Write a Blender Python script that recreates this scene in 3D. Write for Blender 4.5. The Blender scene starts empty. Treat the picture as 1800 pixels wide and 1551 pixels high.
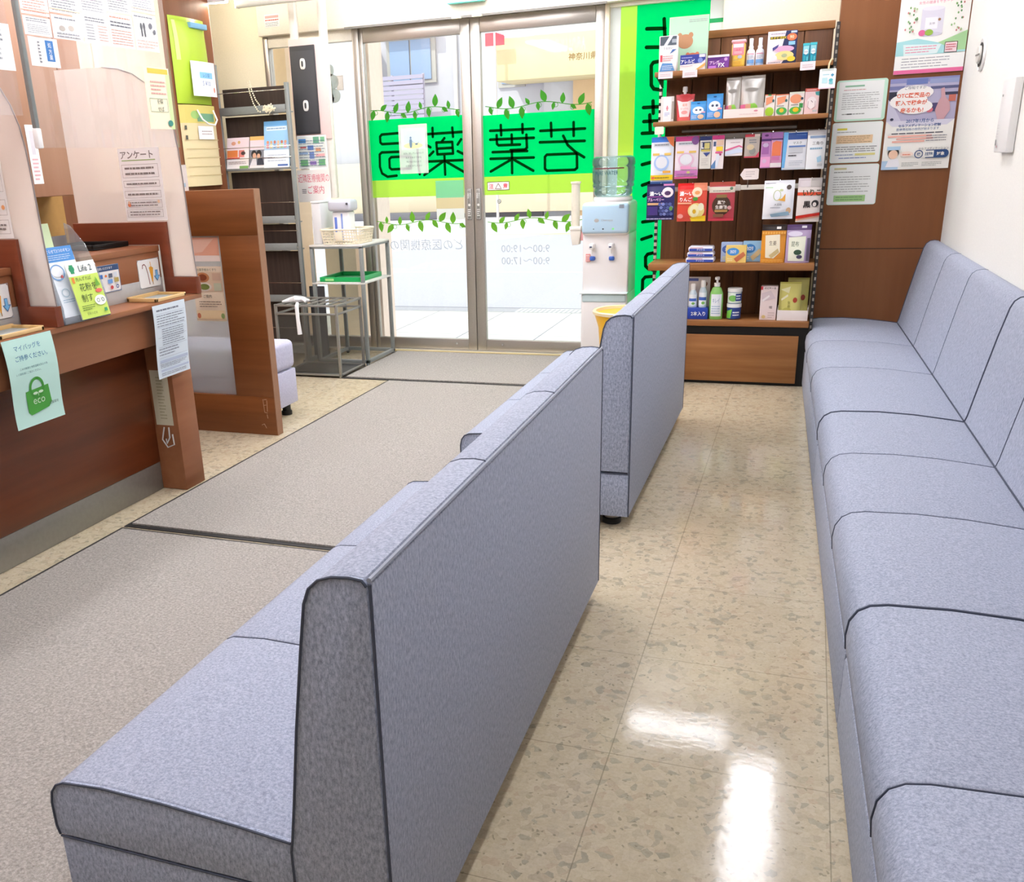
import bpy, bmesh, math, random
from mathutils import Vector, Matrix
random.seed(7)
scene = bpy.context.scene
COL = scene.collection

# ---------------------------------------------------------------- camera
cam = bpy.data.cameras.new('camera')
cam.sensor_fit = 'HORIZONTAL'; cam.sensor_width = 36.0
cam.lens = 1647.06 / 1800 * 36.0
cam.shift_x = (900 - 763.66) / 1800
cam.shift_y = (867.33 - 775.5) / 1800
cam.clip_start = 0.05
yaw, pitch, roll = 0.37786221, 0.340754514, -0.0435142488
cob = bpy.data.objects.new('camera', cam); COL.objects.link(cob)
def _rot():
    c, s = math.cos, math.sin
    rz = Matrix(((c(yaw), s(yaw), 0), (-s(yaw), c(yaw), 0), (0, 0, 1)))
    b = Matrix(((1, 0, 0), (0, 0, -1), (0, 1, 0)))
    rx = Matrix(((1, 0, 0), (0, c(pitch), -s(pitch)), (0, s(pitch), c(pitch))))
    rr = Matrix(((c(roll), -s(roll), 0), (s(roll), c(roll), 0), (0, 0, 1)))
    return rr @ rx @ b @ rz
_R = _rot()
m = Matrix((_R[0], -_R[1], -_R[2])).transposed().to_4x4()
m.translation = (0, 0, 1.24)
cob.matrix_world = m
scene.camera = cob

# ---------------------------------------------------------------- view, world, sun
vs = scene.view_settings
vs.view_transform = 'Standard'; vs.look = 'None'; vs.gamma = 1.0; vs.use_curve_mapping = False
vs.exposure = 0.45
LAMP = 15.0            # radiance of the fluorescent diffusers
world = bpy.data.worlds.new('sky'); scene.world = world; world.use_nodes = True
wn = world.node_tree.nodes; wl = world.node_tree.links
bg = wn['Background']; bg.inputs[0].default_value = (0.94, 0.96, 1.0, 1); bg.inputs[1].default_value = 1.7
sun = bpy.data.lights.new('sun', 'SUN'); sun.energy = 1.9; sun.angle = 0.01; sun.color = (1, 0.95, 0.86)
so = bpy.data.objects.new('sun', sun); COL.objects.link(so)
so.rotation_euler = Vector((0.35, 0.62, -0.72)).to_track_quat('-Z', 'Y').to_euler()
so.location = (0, -4, 9)

# ---------------------------------------------------------------- materials
def lin(h):
    h = h.lstrip('#'); v = [int(h[i:i+2], 16) / 255 for i in (0, 2, 4)]
    return tuple((c / 12.92 if c <= .04045 else ((c + .055) / 1.055) ** 2.4) for c in v) + (1,)
MC = {}
def newmat(name):
    mt = bpy.data.materials.new(name); mt.use_nodes = True
    return mt, mt.node_tree.nodes, mt.node_tree.links, mt.node_tree.nodes['Principled BSDF']
def mat(h, rough=.5, metal=0., spec=.5, emit=0.):
    k = (h, rough, metal, spec, emit)
    if k not in MC:
        mt, n, l, p = newmat('paint_' + h.strip('#'))
        p.inputs['Base Color'].default_value = lin(h); p.inputs['Roughness'].default_value = rough
        p.inputs['Metallic'].default_value = metal; p.inputs['Specular IOR Level'].default_value = spec
        if emit: p.inputs['Emission Color'].default_value = lin(h); p.inputs['Emission Strength'].default_value = emit
        # faint tonal unevenness
        MC[k] = mt
    return MC[k]
def coords(n, l, scale=(1, 1, 1), rot=(0, 0, 0), kind='Object'):
    tc = n.new('ShaderNodeTexCoord'); mp = n.new('ShaderNodeMapping')
    mp.inputs['Scale'].default_value = scale; mp.inputs['Rotation'].default_value = rot
    l.new(tc.outputs[kind], mp.inputs[0]); return mp.outputs[0]
def noise(n, l, v, scale, detail=3, rough=.55):
    t = n.new('ShaderNodeTexNoise'); t.inputs['Scale'].default_value = scale
    t.inputs['Detail'].default_value = detail; t.inputs['Roughness'].default_value = rough
    l.new(v, t.inputs['Vector']); return t.outputs['Fac']
def ramp(n, l, f, stops):
    r = n.new('ShaderNodeValToRGB'); e = r.color_ramp.elements
    while len(e) < len(stops): e.new(.5)
    for i, (p, c) in enumerate(stops):
        e[i].position = p; e[i].color = lin(c) if isinstance(c, str) else c
    l.new(f, r.inputs[0]); return r.outputs[0]
def mixc(n, l, f, a, b, mode='MIX'):
    x = n.new('ShaderNodeMix'); x.data_type = 'RGBA'; x.blend_type = mode
    for s, v in ((x.inputs[0], f), (x.inputs[6], a), (x.inputs[7], b)):
        if hasattr(v, 'is_linked'): l.new(v, s)
        else: s.default_value = v if not isinstance(v, str) else lin(v)
    return x.outputs[2]
def bump(n, l, h, p, strength, dist=.002):
    b = n.new('ShaderNodeBump'); b.inputs['Strength'].default_value = strength; b.inputs['Distance'].default_value = dist
    l.new(h, b.inputs['Height']); l.new(b.outputs[0], p.inputs['Normal'])
def math_(n, l, op, a, b=None):
    x = n.new('ShaderNodeMath'); x.operation = op
    for i, v in enumerate((a, b)):
        if v is None: continue
        if hasattr(v, 'is_linked'): l.new(v, x.inputs[i])
        else: x.inputs[i].default_value = v
    return x.outputs[0]

def fabric(name, dark, mid, light):
    mt, n, l, p = newmat(name)
    v = coords(n, l, (1, 1, .45)); f = noise(n, l, v, 190, 4, .8)
    f2 = noise(n, l, coords(n, l), 9, 2)
    c = ramp(n, l, f, [(.3, dark), (.5, mid), (.7, light)])
    c = mixc(n, l, math_(n, l, 'MULTIPLY', f2, .25), c, mid)
    l.new(c, p.inputs['Base Color']); p.inputs['Roughness'].default_value = .75
    p.inputs['Sheen Weight'].default_value = .08; p.inputs['Sheen Roughness'].default_value = .5
    p.inputs['Specular IOR Level'].default_value = .3
    bump(n, l, f, p, .35, .0015)
    return mt
FAB = fabric('heather_blue_grey_fabric', '#7a8296', '#a2a9bc', '#c3c9d7')
FABS = fabric('heather_grey_end_panel', '#697288', '#a4adc3', '#ced6e6')
FABL = fabric('lilac_fabric', '#a9a8c0', '#c0bfd6', '#d2d1e4')
PIPE = mat('#434a5b', .7)

def floor_mat():
    mt, n, l, p = newmat('beige_terrazzo_tile')
    v = coords(n, l)
    vo = n.new('ShaderNodeTexVoronoi'); vo.inputs['Scale'].default_value = 58; vo.inputs['Randomness'].default_value = 1
    ns = n.new('ShaderNodeTexNoise'); ns.inputs['Scale'].default_value = 30; l.new(v, ns.inputs['Vector'])
    va = n.new('ShaderNodeVectorMath'); va.operation = 'MULTIPLY_ADD'
    l.new(ns.outputs['Color'], va.inputs[0]); va.inputs[1].default_value = (.03, .03, .0); l.new(v, va.inputs[2])
    l.new(va.outputs[0], vo.inputs['Vector'])
    sep = n.new('ShaderNodeSeparateColor'); l.new(vo.outputs['Color'], sep.inputs[0])
    chips = ramp(n, l, sep.outputs[0], [(0, '#d6cbb3'), (.3, '#cfc2a8'), (.52, '#c6b89e'), (.7, '#d2c6b0'), (.8, '#b3a890'), (.86, '#c4ad96'), (.93, '#a5a090'), (1., '#8d8c80')])
    fine = ramp(n, l, noise(n, l, v, 120, 4, .7), [(.3, '#a69a80'), (.5, '#cfc2a8'), (.7, '#e0d7c2')])
    c = mixc(n, l, .36, chips, fine)
    vs_ = n.new('ShaderNodeTexVoronoi'); vs_.inputs['Scale'].default_value = 110; l.new(va.outputs[0], vs_.inputs['Vector'])
    sp2 = n.new('ShaderNodeSeparateColor'); l.new(vs_.outputs['Color'], sp2.inputs[0])
    dk = math_(n, l, 'MULTIPLY', math_(n, l, 'GREATER_THAN', sp2.outputs[1], .9), math_(n, l, 'LESS_THAN', vs_.outputs['Distance'], .35))
    c = mixc(n, l, math_(n, l, 'MULTIPLY', dk, .55), c, '#6f6c5e')
    big = noise(n, l, v, 2.2, 2)
    c = mixc(n, l, math_(n, l, 'MULTIPLY', big, .35), c, '#c9b58c')
    sx = n.new('ShaderNodeSeparateXYZ'); l.new(v, sx.inputs[0])
    def seam(o, off):
        fr = math_(n, l, 'FRACT', math_(n, l, 'DIVIDE', math_(n, l, 'ADD', o, off), .4464))
        return math_(n, l, 'LESS_THAN', fr, .0055)
    s = math_(n, l, 'MAXIMUM', seam(sx.outputs[0], 8.3456), seam(sx.outputs[1], 8.964 - .4464 * .0))
    c = mixc(n, l, math_(n, l, 'MULTIPLY', s, .55), c, '#7d745f')
    l.new(c, p.inputs['Base Color'])
    rg = ramp(n, l, noise(n, l, v, 1.6, 3), [(.35, (.07, .07, .07, 1)), (.7, (.16, .16, .16, 1))])
    l.new(rg, p.inputs['Roughness']); p.inputs['Specular IOR Level'].default_value = .62
    bump(n, l, noise(n, l, v, 26, 2), p, .05, .004)
    return mt
FLOOR = floor_mat()

def carpet():
    mt, n, l, p = newmat('grey_beige_carpet_pile')
    v = coords(n, l); f = noise(n, l, v, 130, 4, .8); g = noise(n, l, v, 5, 4, .6)
    c = ramp(n, l, f, [(.3, '#726d66'), (.5, '#a9a39a'), (.68, '#d2cdc6')])
    c = mixc(n, l, math_(n, l, 'MULTIPLY', g, .4), c, '#aaa29c')
    l.new(c, p.inputs['Base Color']); p.inputs['Roughness'].default_value = .95; p.inputs['Specular IOR Level'].default_value = .1
    p.inputs['Sheen Weight'].default_value = .3
    bump(n, l, f, p, .8, .006)
    return mt
CARPET = carpet()

def wood(name, dark, mid, light, scale=(1, 1, 1), along='z', rough=.35, streak=14):
    mt, n, l, p = newmat(name)
    sc = {'x': (.06, 1, 1), 'y': (1, .06, 1), 'z': (1, 1, .06)}[along]
    f = noise(n, l, coords(n, l, tuple(a * b for a, b in zip(sc, scale))), streak, 6, .6)
    g = noise(n, l, coords(n, l), 2.3, 3)
    c = ramp(n, l, f, [(.3, dark), (.5, mid), (.72, light)])
    c = mixc(n, l, math_(n, l, 'MULTIPLY', g, .45), c, dark)
    l.new(c, p.inputs['Base Color']); p.inputs['Roughness'].default_value = rough
    p.inputs['Specular IOR Level'].default_value = .4
    bump(n, l, f, p, .06, .001)
    return mt
W_COUNT = wood('walnut_laminate', '#5b2a10', '#6d3417', '#7d411f', along='y', rough=.32)
W_FASC = wood('light_walnut_laminate', '#905a3a', '#9b6443', '#a56e4c', along='y', rough=.4)
W_PART = wood('partition_walnut', '#744422', '#86502b', '#965e36', along='x', rough=.35)
W_DIV = wood('reddish_walnut', '#6d3420', '#7d402a', '#8d4d35', along='x', rough=.3)
W_PIL = wood('brown_wall_panel', '#7a4824', '#845029', '#8e5a32', along='z', rough=.5, streak=8)
W_LEFT = wood('brown_back_wall', '#704026', '#7f4d30', '#8c583a', along='z', rough=.45, streak=8)
W_CAB = wood('pinkish_brown_cabinet', '#a5785f', '#b0846a', '#bb9077', along='z', rough=.4, streak=8)
W_SH = wood('shelf_oak_brown', '#85572f', '#9c683a', '#b27c4a', along='x', rough=.5, streak=22)
W_BK = wood('dark_plank', '#55341c', '#704626', '#8a5d38', along='z', rough=.55, streak=22)
W_DRK = wood('black_brown_board', '#332822', '#3f322b', '#4a3c34', along='z', rough=.6, streak=40)

def plain(name, h, rough, scale=40, amt=.06, metal=0., spec=.5, bmp=.02):
    mt, n, l, p = newmat(name)
    f = noise(n, l, coords(n, l), scale, 3)
    c0 = lin(h); d = tuple(c * (1 - amt) for c in c0[:3]) + (1,); u = tuple(min(1, c * (1 + amt)) for c in c0[:3]) + (1,)
    l.new(ramp(n, l, f, [(.3, d), (.7, u)]), p.inputs['Base Color'])
    p.inputs['Roughness'].default_value = rough; p.inputs['Metallic'].default_value = metal; p.inputs['Specular IOR Level'].default_value = spec
    if bmp: bump(n, l, f, p, bmp, .002)
    return mt
WHITEW = plain('white_wallpaper', '#f0efe9', .8, 160, .03, bmp=.12)
CREAM = plain('cream_wallpaper', '#f6eed2', .8, 120, .03)
BEIGE = plain('beige_wall', '#e0cdb4', .7, 30, .03)
OCHRE = plain('ochre_wall', '#b98d4c', .7, 30, .05)
CEIL = plain('white_ceiling_board', '#f2f1ec', .9, 60, .03)
ALU = plain('satin_aluminium', '#b9b3aa', .35, 200, .05, metal=.75)
ALUD = plain('grey_steel', '#8a8c88', .4, 120, .05, metal=.6)
CREAMALU = plain('cream_aluminium', '#f7f1e2', .45, 120, .03, metal=.1)
KICK = plain('grey_kick_plate', '#8f8c86', .35, 60, .05, metal=.5)
GREYP = plain('grey_painted_steel', '#8d9290', .45, 80, .04, metal=.2)
WIRE = plain('dull_steel_wire', '#9d9b95', .4, 120, .06, metal=.6)
BLACK = mat('#101010', .5); BLKSTEEL = mat('#151414', .45, .3)
RUBBER = plain('black_rubber', '#2c2b2a', .7, 60, .1)
WHITEP = mat('#f3f2f0', .35); CHROME = mat('#cfcfcf', .15, 1.)
PAPER = mat('#f4f4f2', .7); PAPERB = mat('#dfeaf3', .7)

def glassy(name, col, trans, gloss=.06, haze=0., rough=.02, hazecol='#ffffff'):
    """thin sheet: straight-through transparency, a little mirror, optional white haze"""
    mt, n, l, p = newmat(name); out = n['Material Output']; n.remove(p)
    t = n.new('ShaderNodeBsdfTransparent'); t.inputs[0].default_value = lin(col)
    g = n.new('ShaderNodeBsdfGlossy'); g.inputs['Roughness'].default_value = rough
    fr = n.new('ShaderNodeFresnel'); fr.inputs[0].default_value = 1.45
    s = n.new('ShaderNodeMixShader'); l.new(math_(n, l, 'MULTIPLY', fr.outputs[0], gloss / .05), s.inputs[0])
    l.new(t.outputs[0], s.inputs[1]); l.new(g.outputs[0], s.inputs[2]); last = s
    if haze:
        d = n.new('ShaderNodeBsdfDiffuse'); d.inputs[0].default_value = lin(hazecol)
        tr = n.new('ShaderNodeBsdfTranslucent'); tr.inputs[0].default_value = lin(hazecol)
        a = n.new('ShaderNodeMixShader'); a.inputs[0].default_value = .5
        l.new(d.outputs[0], a.inputs[1]); l.new(tr.outputs[0], a.inputs[2])
        s2 = n.new('ShaderNodeMixShader'); s2.inputs[0].default_value = haze
        l.new(s.outputs[0], s2.inputs[1]); l.new(a.outputs[0], s2.inputs[2]); last = s2
    l.new(last.outputs[0], out.inputs[0]); return mt
GLASS = glassy('door_glass', '#fbfffd', 1, .05)
ACRYL = glassy('frosted_acrylic', '#fbf3ee', 1, .05, .62, .12, '#fbf4ee')
ACRYLC = glassy('clear_acrylic', '#f4faff', 1, .08, .12, .03)
VINYL = glassy('clear_vinyl', '#fafcff', 1, .08, .10, .06)
MIRRA = glassy('frosted_partition_pane', '#eceff0', 1, .08, .5, .1, '#e8eaec')
def film(name, h, tl=.95, see=0.):
    mt, n, l, p = newmat(name); out = n['Material Output']; n.remove(p)
    tr = n.new('ShaderNodeBsdfTranslucent'); tr.inputs[0].default_value = lin(h)
    d = n.new('ShaderNodeBsdfDiffuse'); d.inputs[0].default_value = lin(h)
    s = n.new('ShaderNodeMixShader'); s.inputs[0].default_value = tl
    l.new(d.outputs[0], s.inputs[1]); l.new(tr.outputs[0], s.inputs[2])
    if see:                                # thin film: part of the view passes straight through, tinted
        t = n.new('ShaderNodeBsdfTransparent'); t.inputs[0].default_value = lin(h); q = n.new('ShaderNodeMixShader'); q.inputs[0].default_value = see
        l.new(s.outputs[0], q.inputs[1]); l.new(t.outputs[0], q.inputs[2]); s = q
    l.new(s.outputs[0], out.inputs[0]); return mt
F_GREEN = film('green_window_film', '#02fd8a', .97, .12); F_LIME = film('lime_window_film', '#ccff66', .95, .4)
F_DARK = film('dark_green_lettering', '#063d12', .5); F_WHITE = film('white_lettering', '#e8ece8', .8)
F_PAPER = film('backlit_paper', '#f4f6f2', .5); F_LEAF = film('leaf_decal', '#4c9a34', .5); F_LEAFL = film('light_leaf_decal', '#76b83c', .5)
F_GREY = film('pale_lettering', '#c9c9d4', .6)
# ---------------------------------------------------------------- mesh builder
TXT = {}
def text_mesh(s, bold):
    k = (s, bold)
    if k not in TXT:
        c = bpy.data.curves.new('t', 'FONT'); c.body = s; c.resolution_u = 2; c.offset = .022 if bold else 0
        o = bpy.data.objects.new('t', c); COL.objects.link(o)
        dg = bpy.context.evaluated_depsgraph_get(); dg.update()
        e = o.evaluated_get(dg); me = e.to_mesh()
        vs_ = [(v.co.x, v.co.y) for v in me.vertices]; fs = [tuple(p.vertices) for p in me.polygons]
        e.to_mesh_clear(); bpy.data.objects.remove(o); bpy.data.curves.remove(c)
        TXT[k] = (vs_, fs)
    return TXT[k]

class B:
    def __init__(s): s.v = []; s.f = []; s.m = []; s.sm = []; s.mats = []
    def mi(s, m):
        if m not in s.mats: s.mats.append(m)
        return s.mats.index(m)
    def add(s, vs_, fs, m, smooth=True):
        o = len(s.v); s.v += [tuple(v) for v in vs_]; i = s.mi(m)
        for f in fs: s.f.append(tuple(o + k for k in f)); s.m.append(i); s.sm.append(smooth)
    def bmadd(s, bm, m, smooth=True):
        bm.verts.index_update()
        s.add([v.co[:] for v in bm.verts], [[v.index for v in f.verts] for f in bm.faces], m, smooth); bm.free()
    def box(s, x0, x1, y0, y1, z0, z1, m, bev=0, seg=2):
        x0, x1 = min(x0, x1), max(x0, x1); y0, y1 = min(y0, y1), max(y0, y1); z0, z1 = min(z0, z1), max(z0, z1)
        vs_ = [(x, y, z) for x in (x0, x1) for y in (y0, y1) for z in (z0, z1)]
        fs = [(0, 1, 3, 2), (4, 6, 7, 5), (0, 4, 5, 1), (2, 3, 7, 6), (0, 2, 6, 4), (1, 5, 7, 3)]
        if not bev: s.add(vs_, fs, m, False); return s
        bm = bmesh.new(); bv = [bm.verts.new(v) for v in vs_]
        for f in fs: bm.faces.new([bv[i] for i in f])
        bmesh.ops.bevel(bm, geom=list(bm.edges), offset=min(bev, .45 * min(x1 - x0, y1 - y0, z1 - z0)), segments=seg, profile=.5, affect='EDGES')
        s.bmadd(bm, m); return s
    def prism(s, pts, axis, a, b, m, bev=0, seg=2):
        def P(p, t): return {'x': (t, p[0], p[1]), 'y': (p[0], t, p[1]), 'z': (p[0], p[1], t)}[axis]
        n = len(pts); bm = bmesh.new()
        v0 = [bm.verts.new(P(p, a)) for p in pts]; v1 = [bm.verts.new(P(p, b)) for p in pts]
        e0 = bm.faces.new(v0); e1 = bm.faces.new(list(reversed(v1)))
        for i in range(n): bm.faces.new((v0[(i + 1) % n], v0[i], v1[i], v1[(i + 1) % n]))
        bmesh.ops.recalc_face_normals(bm, faces=list(bm.faces))
        if bev: bmesh.ops.bevel(bm, geom=list(e0.edges) + list(e1.edges), offset=bev, segments=seg, profile=.5, affect='EDGES')
        s.bmadd(bm, m); return s
    def tube(s, pts, r, m, seg=8, closed=False):
        pts = [Vector(p) for p in pts]; n = len(pts); vs_ = []; fs = []
        up = None
        for i, p in enumerate(pts):
            a = pts[i - 1] if (i or closed) else p; b = pts[(i + 1) % n] if (i < n - 1 or closed) else p
            t = (b - a).normalized()
            if up is None: up = t.orthogonal().normalized()
            up = (up - t * up.dot(t)); up = up.normalized() if up.length > 1e-6 else t.orthogonal().normalized()
            w = t.cross(up); rr = r[i] if isinstance(r, (list, tuple)) else r
            for k in range(seg):
                an = 2 * math.pi * k / seg; vs_.append(p + (up * math.cos(an) + w * math.sin(an)) * rr)
        for i in range(n if closed else n - 1):
            for k in range(seg):
                a = i * seg + k; b = i * seg + (k + 1) % seg; c = ((i + 1) % n) * seg
                fs.append((a, b, c + (k + 1) % seg, c + k))
        if not closed: fs += [tuple(reversed(range(seg))), tuple((n - 1) * seg + k for k in range(seg))]
        s.add(vs_, fs, m); return s
    def cyl(s, p0, p1, r, m, seg=16): return s.tube([p0, p1], r, m, seg)
    def lathe(s, prof, c, m, seg=24, axis='z', sq=None):
        vs_ = []; fs = []; n = len(prof)
        for r, h in prof:
            for k in range(seg):
                an = 2 * math.pi * k / seg; x, y = r * math.cos(an), r * math.sin(an)
                if sq: x *= sq[0]; y *= sq[1]
                vs_.append({'z': (c[0] + x, c[1] + y, c[2] + h), 'y': (c[0] + x, c[1] + h, c[2] + y), 'x': (c[0] + h, c[1] + x, c[2] + y)}[axis])
        for i in range(n - 1):
            for k in range(seg):
                fs.append((i * seg + k, i * seg + (k + 1) % seg, (i + 1) * seg + (k + 1) % seg, (i + 1) * seg + k))
        if prof[0][0] > 1e-5: fs.append(tuple(reversed(range(seg))))
        if prof[-1][0] > 1e-5: fs.append(tuple((n - 1) * seg + k for k in range(seg)))
        s.add(vs_, fs, m); return s
    def mesh(s, name):
        me = bpy.data.meshes.new(name); me.from_pydata(s.v, [], s.f)
        for m in s.mats: me.materials.append(m)
        me.polygons.foreach_set('material_index', s.m); me.polygons.foreach_set('use_smooth', s.sm)
        me.validate(); me.update()
        me.set_sharp_from_angle(angle=math.radians(38))
        return me
    def bounds(s):
        xs, ys, zs = zip(*s.v); return min(xs), max(xs), min(ys), max(ys), min(zs), max(zs)

class Fr:
    """a printed face: O top-left, U across, V down, N out; bulge(u,v) lifts it"""
    def __init__(s, O, U, V, w, h, bulge=None):
        s.O, s.U, s.V = Vector(O), Vector(U).normalized(), Vector(V).normalized(); s.w, s.h = w, h
        s.N = s.V.cross(s.U).normalized(); s.bulge = bulge
    def p(s, u, v, k=0.):
        b = s.bulge(min(1, max(0, u)), min(1, max(0, v))) if s.bulge else 0.
        return s.O + s.U * (u * s.w) + s.V * (v * s.h) + s.N * (k + b)
def colm(c, rough=.55): return mat(c, rough) if isinstance(c, str) else c
def _clip(poly, ax, c, keep_less):
    out = []; n = len(poly)
    for i in range(n):
        p, q = poly[i], poly[(i + 1) % n]; a, e = p[ax] - c, q[ax] - c
        if keep_less: a, e = -a, -e
        if a >= 0: out.append(p)
        if (a > 0 and e < 0) or (a < 0 and e > 0):
            t = a / (a - e); out.append((p[0] + (q[0] - p[0]) * t, p[1] + (q[1] - p[1]) * t))
    return out
GU, GV = 12, 16
def curved(b, fr, pts, k, m):
    """a flat-drawn outline laid on a curved face: cut along the face's own grid"""
    us = [p[0] for p in pts]; i0, i1 = max(0, int(min(us) * GU)), min(GU - 1, int(max(us) * GU - 1e-6))
    for i in range(i0, i1 + 1):
        q = pts
        if i > i0: q = _clip(q, 0, i / GU, False)
        if i < i1 and len(q) > 2: q = _clip(q, 0, (i + 1) / GU, True)
        if len(q) < 3: continue
        vv = [p[1] for p in q]; j0, j1 = max(0, int(min(vv) * GV)), min(GV - 1, int(max(vv) * GV - 1e-6))
        for j in range(j0, j1 + 1):
            r = q
            if j > j0: r = _clip(r, 1, j / GV, False)
            if j < j1 and len(r) > 2: r = _clip(r, 1, (j + 1) / GV, True)
            if len(r) > 2: b.add([fr.p(u, v, k) for u, v in r], [tuple(range(len(r)))], m)
def decor(b, fr, items, k=.0008, dk=.00035, rough=.55):
    for it in items:
        t = it[0]; k += dk
        if t == 'r':
            _, u0, v0, u1, v1, c = it; n = 1
            if fr.bulge: curved(b, fr, [(u0, v0), (u0, v1), (u1, v1), (u1, v0)], k, colm(c, rough)); continue
            vs_ = [fr.p(u0 + (u1 - u0) * i / n, v0 + (v1 - v0) * j / n, k) for j in range(n + 1) for i in range(n + 1)]
            b.add(vs_, [(j * (n + 1) + i, (j + 1) * (n + 1) + i, (j + 1) * (n + 1) + i + 1, j * (n + 1) + i + 1) for j in range(n) for i in range(n)], colm(c, rough))
        elif t == 'e':
            _, u, v, ru, rv, c = it
            if fr.bulge: curved(b, fr, [(u + ru * math.cos(a * math.pi / 10), v - rv * math.sin(a * math.pi / 10)) for a in range(20)], k, colm(c, rough)); continue
            vs_ = [fr.p(u, v, k)] + [fr.p(u + ru * math.cos(a * math.pi / 10), v - rv * math.sin(a * math.pi / 10), k) for a in range(20)]
            b.add(vs_, [(0, 1 + i, 1 + (i + 1) % 20) for i in range(20)], colm(c, rough))
        elif t == 'p':
            _, pts, c = it
            if fr.bulge: curved(b, fr, list(reversed(pts)), k, colm(c, rough)); continue
            vs_ = [fr.p(u, v, k) for u, v in pts]; b.add(vs_, [tuple(reversed(range(len(pts))))], colm(c, rough))
        elif t == 'o':      # outline ring
            _, u, v, ru, rv, th, c = it; N = 24; vs_ = []
            for q in (1, 0):
                for a in range(N):
                    an = 2 * math.pi * a / N
                    vs_.append(fr.p(u + (ru - th * (1 - q)) * math.cos(an), v - (rv - th * (1 - q) * fr.w / fr.h) * math.sin(an), k))
            b.add(vs_, [(i, (i + 1) % N, N + (i + 1) % N, N + i) for i in range(N)], colm(c, rough))
        elif t == 'b':      # rectangle outline, line width th (fraction of width)
            _, u0, v0, u1, v1, th, c = it; tv = th * fr.w / fr.h
            decor(b, fr, [('r', u0, v0, u1, v0 + tv, c), ('r', u0, v1 - tv, u1, v1, c), ('r', u0, v0, u0 + th, v1, c), ('r', u1 - th, v0, u1, v1, c)], k - dk, 0, rough)
        elif t == 'l':      # rows of illegible small print
            _, u0, v0, u1, v1, n, c = it[:7]; fill = it[7] if len(it) > 7 else .45
            rr = random.Random(int(u0 * 977 + v0 * 613 + n * 31)); ph = (v1 - v0) / n
            for i in range(n):
                u = u0; e = u1 - (u1 - u0) * (rr.random() * .35 if i % 3 == 2 else rr.random() * .06)
                while u < e:
                    w = (u1 - u0) * rr.uniform(.05, .2); w = min(w, e - u)
                    decor(b, fr, [('r', u, v0 + ph * (i + .5 - fill / 2), u + w, v0 + ph * (i + .5 + fill / 2), c)], k - dk, dk, rough)
                    u += w + (u1 - u0) * .018
        elif t == 't':
            s, u, v, h, c = it[1:6]; al = it[6] if len(it) > 6 else 'c'; mw = it[7] if len(it) > 7 else None; bold = it[8] if len(it) > 8 else False
            rot = it[9] if len(it) > 9 else 0.
            vv, ff = text_mesh(s, bold)
            if not vv: continue
            x0 = min(p[0] for p in vv); x1 = max(p[0] for p in vv); y0 = min(p[1] for p in vv); y1 = max(p[1] for p in vv)
            H = h * fr.h / max(y1 - y0, .05); sx = H
            if mw and (x1 - x0) * H > mw * fr.w: sx = mw * fr.w / (x1 - x0)
            W = (x1 - x0) * sx; ox = {'c': -W / 2, 'l': 0, 'r': -W}[al]; ca, sa = math.cos(rot), math.sin(rot)
            vs_ = []
            for x, y in vv:
                dx = ox + (x - x0) * sx; dy = (y - (y0 + y1) / 2) * H
                dx, dy = dx * ca - dy * sa, dx * sa + dy * ca
                vs_.append(fr.p(u + dx / fr.w, v - dy / fr.h, k))
            b.add(vs_, ff, colm(c, rough), False)
        elif t == 's':      # strokes: polyline ribbon with round ends, width in metres
            _, pts, wd, c = it
            q = [Vector((u * fr.w, v * fr.h)) for u, v in pts]
            for i in range(len(q) - 1):
                d = (q[i + 1] - q[i]); d = d.normalized() if d.length else Vector((1, 0)); nn = Vector((-d.y, d.x)) * wd / 2
                c4 = [q[i] + nn, q[i] - nn, q[i + 1] - nn, q[i + 1] + nn]
                b.add([fr.p(a.x / fr.w, a.y / fr.h, k) for a in c4], [(0, 1, 2, 3)], colm(c, rough))
            for a in q: decor(b, fr, [('e', a.x / fr.w, a.y / fr.h, wd / 2 / fr.w, wd / 2 / fr.h, c)], k - dk + dk * .4, 0, rough)

# ---------------------------------------------------------------- objects
def put(o, **kw):
    for k, v in kw.items():
        if v is not None: o[k] = v
def thing(name, label, cat, loc, group=None, rz=0.):
    o = bpy.data.objects.new(name, None); COL.objects.link(o); o.empty_display_size = .05
    o.location = loc; o.rotation_euler = (0, 0, rz); put(o, label=label, category=cat, group=group); return o
def frame_of(par):
    M = Matrix()
    while par is not None:
        M = (Matrix.Translation(par.location) @ par.rotation_euler.to_matrix().to_4x4()) @ M; par = par.parent
    return M
def part(name, b, parent, label=None, local=False, kind=None):
    """mesh part under its thing; coordinates given in the world unless local"""
    me = b.mesh(name); o = bpy.data.objects.new(name, me); COL.objects.link(o); o.parent = parent
    if not local: me.transform(frame_of(parent).inverted())
    put(o, label=label, kind=kind); return o
def solo(name, b, label, cat, group=None):
    """a thing that is one mesh; origin at the middle of its base"""
    me = b.mesh(name); o = bpy.data.objects.new(name, me); COL.objects.link(o)
    x0, x1, y0, y1, z0, z1 = b.bounds(); L = Vector(((x0 + x1) / 2, (y0 + y1) / 2, z0))
    me.transform(Matrix.Translation(-L)); o.location = L; put(o, label=label, category=cat, group=group); return o
def struct(name, b, parent=None, label=None):
    me = b.mesh(name); o = bpy.data.objects.new(name, me); COL.objects.link(o)
    if parent is not None: o.parent = parent
    else: o['kind'] = 'structure'
    put(o, label=label); return o
def arc(cx, cy, r, a0, a1, n=6): return [(cx + r * math.cos(math.radians(a0 + (a1 - a0) * i / n)), cy + r * math.sin(math.radians(a0 + (a1 - a0) * i / n))) for i in range(n + 1)]
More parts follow.
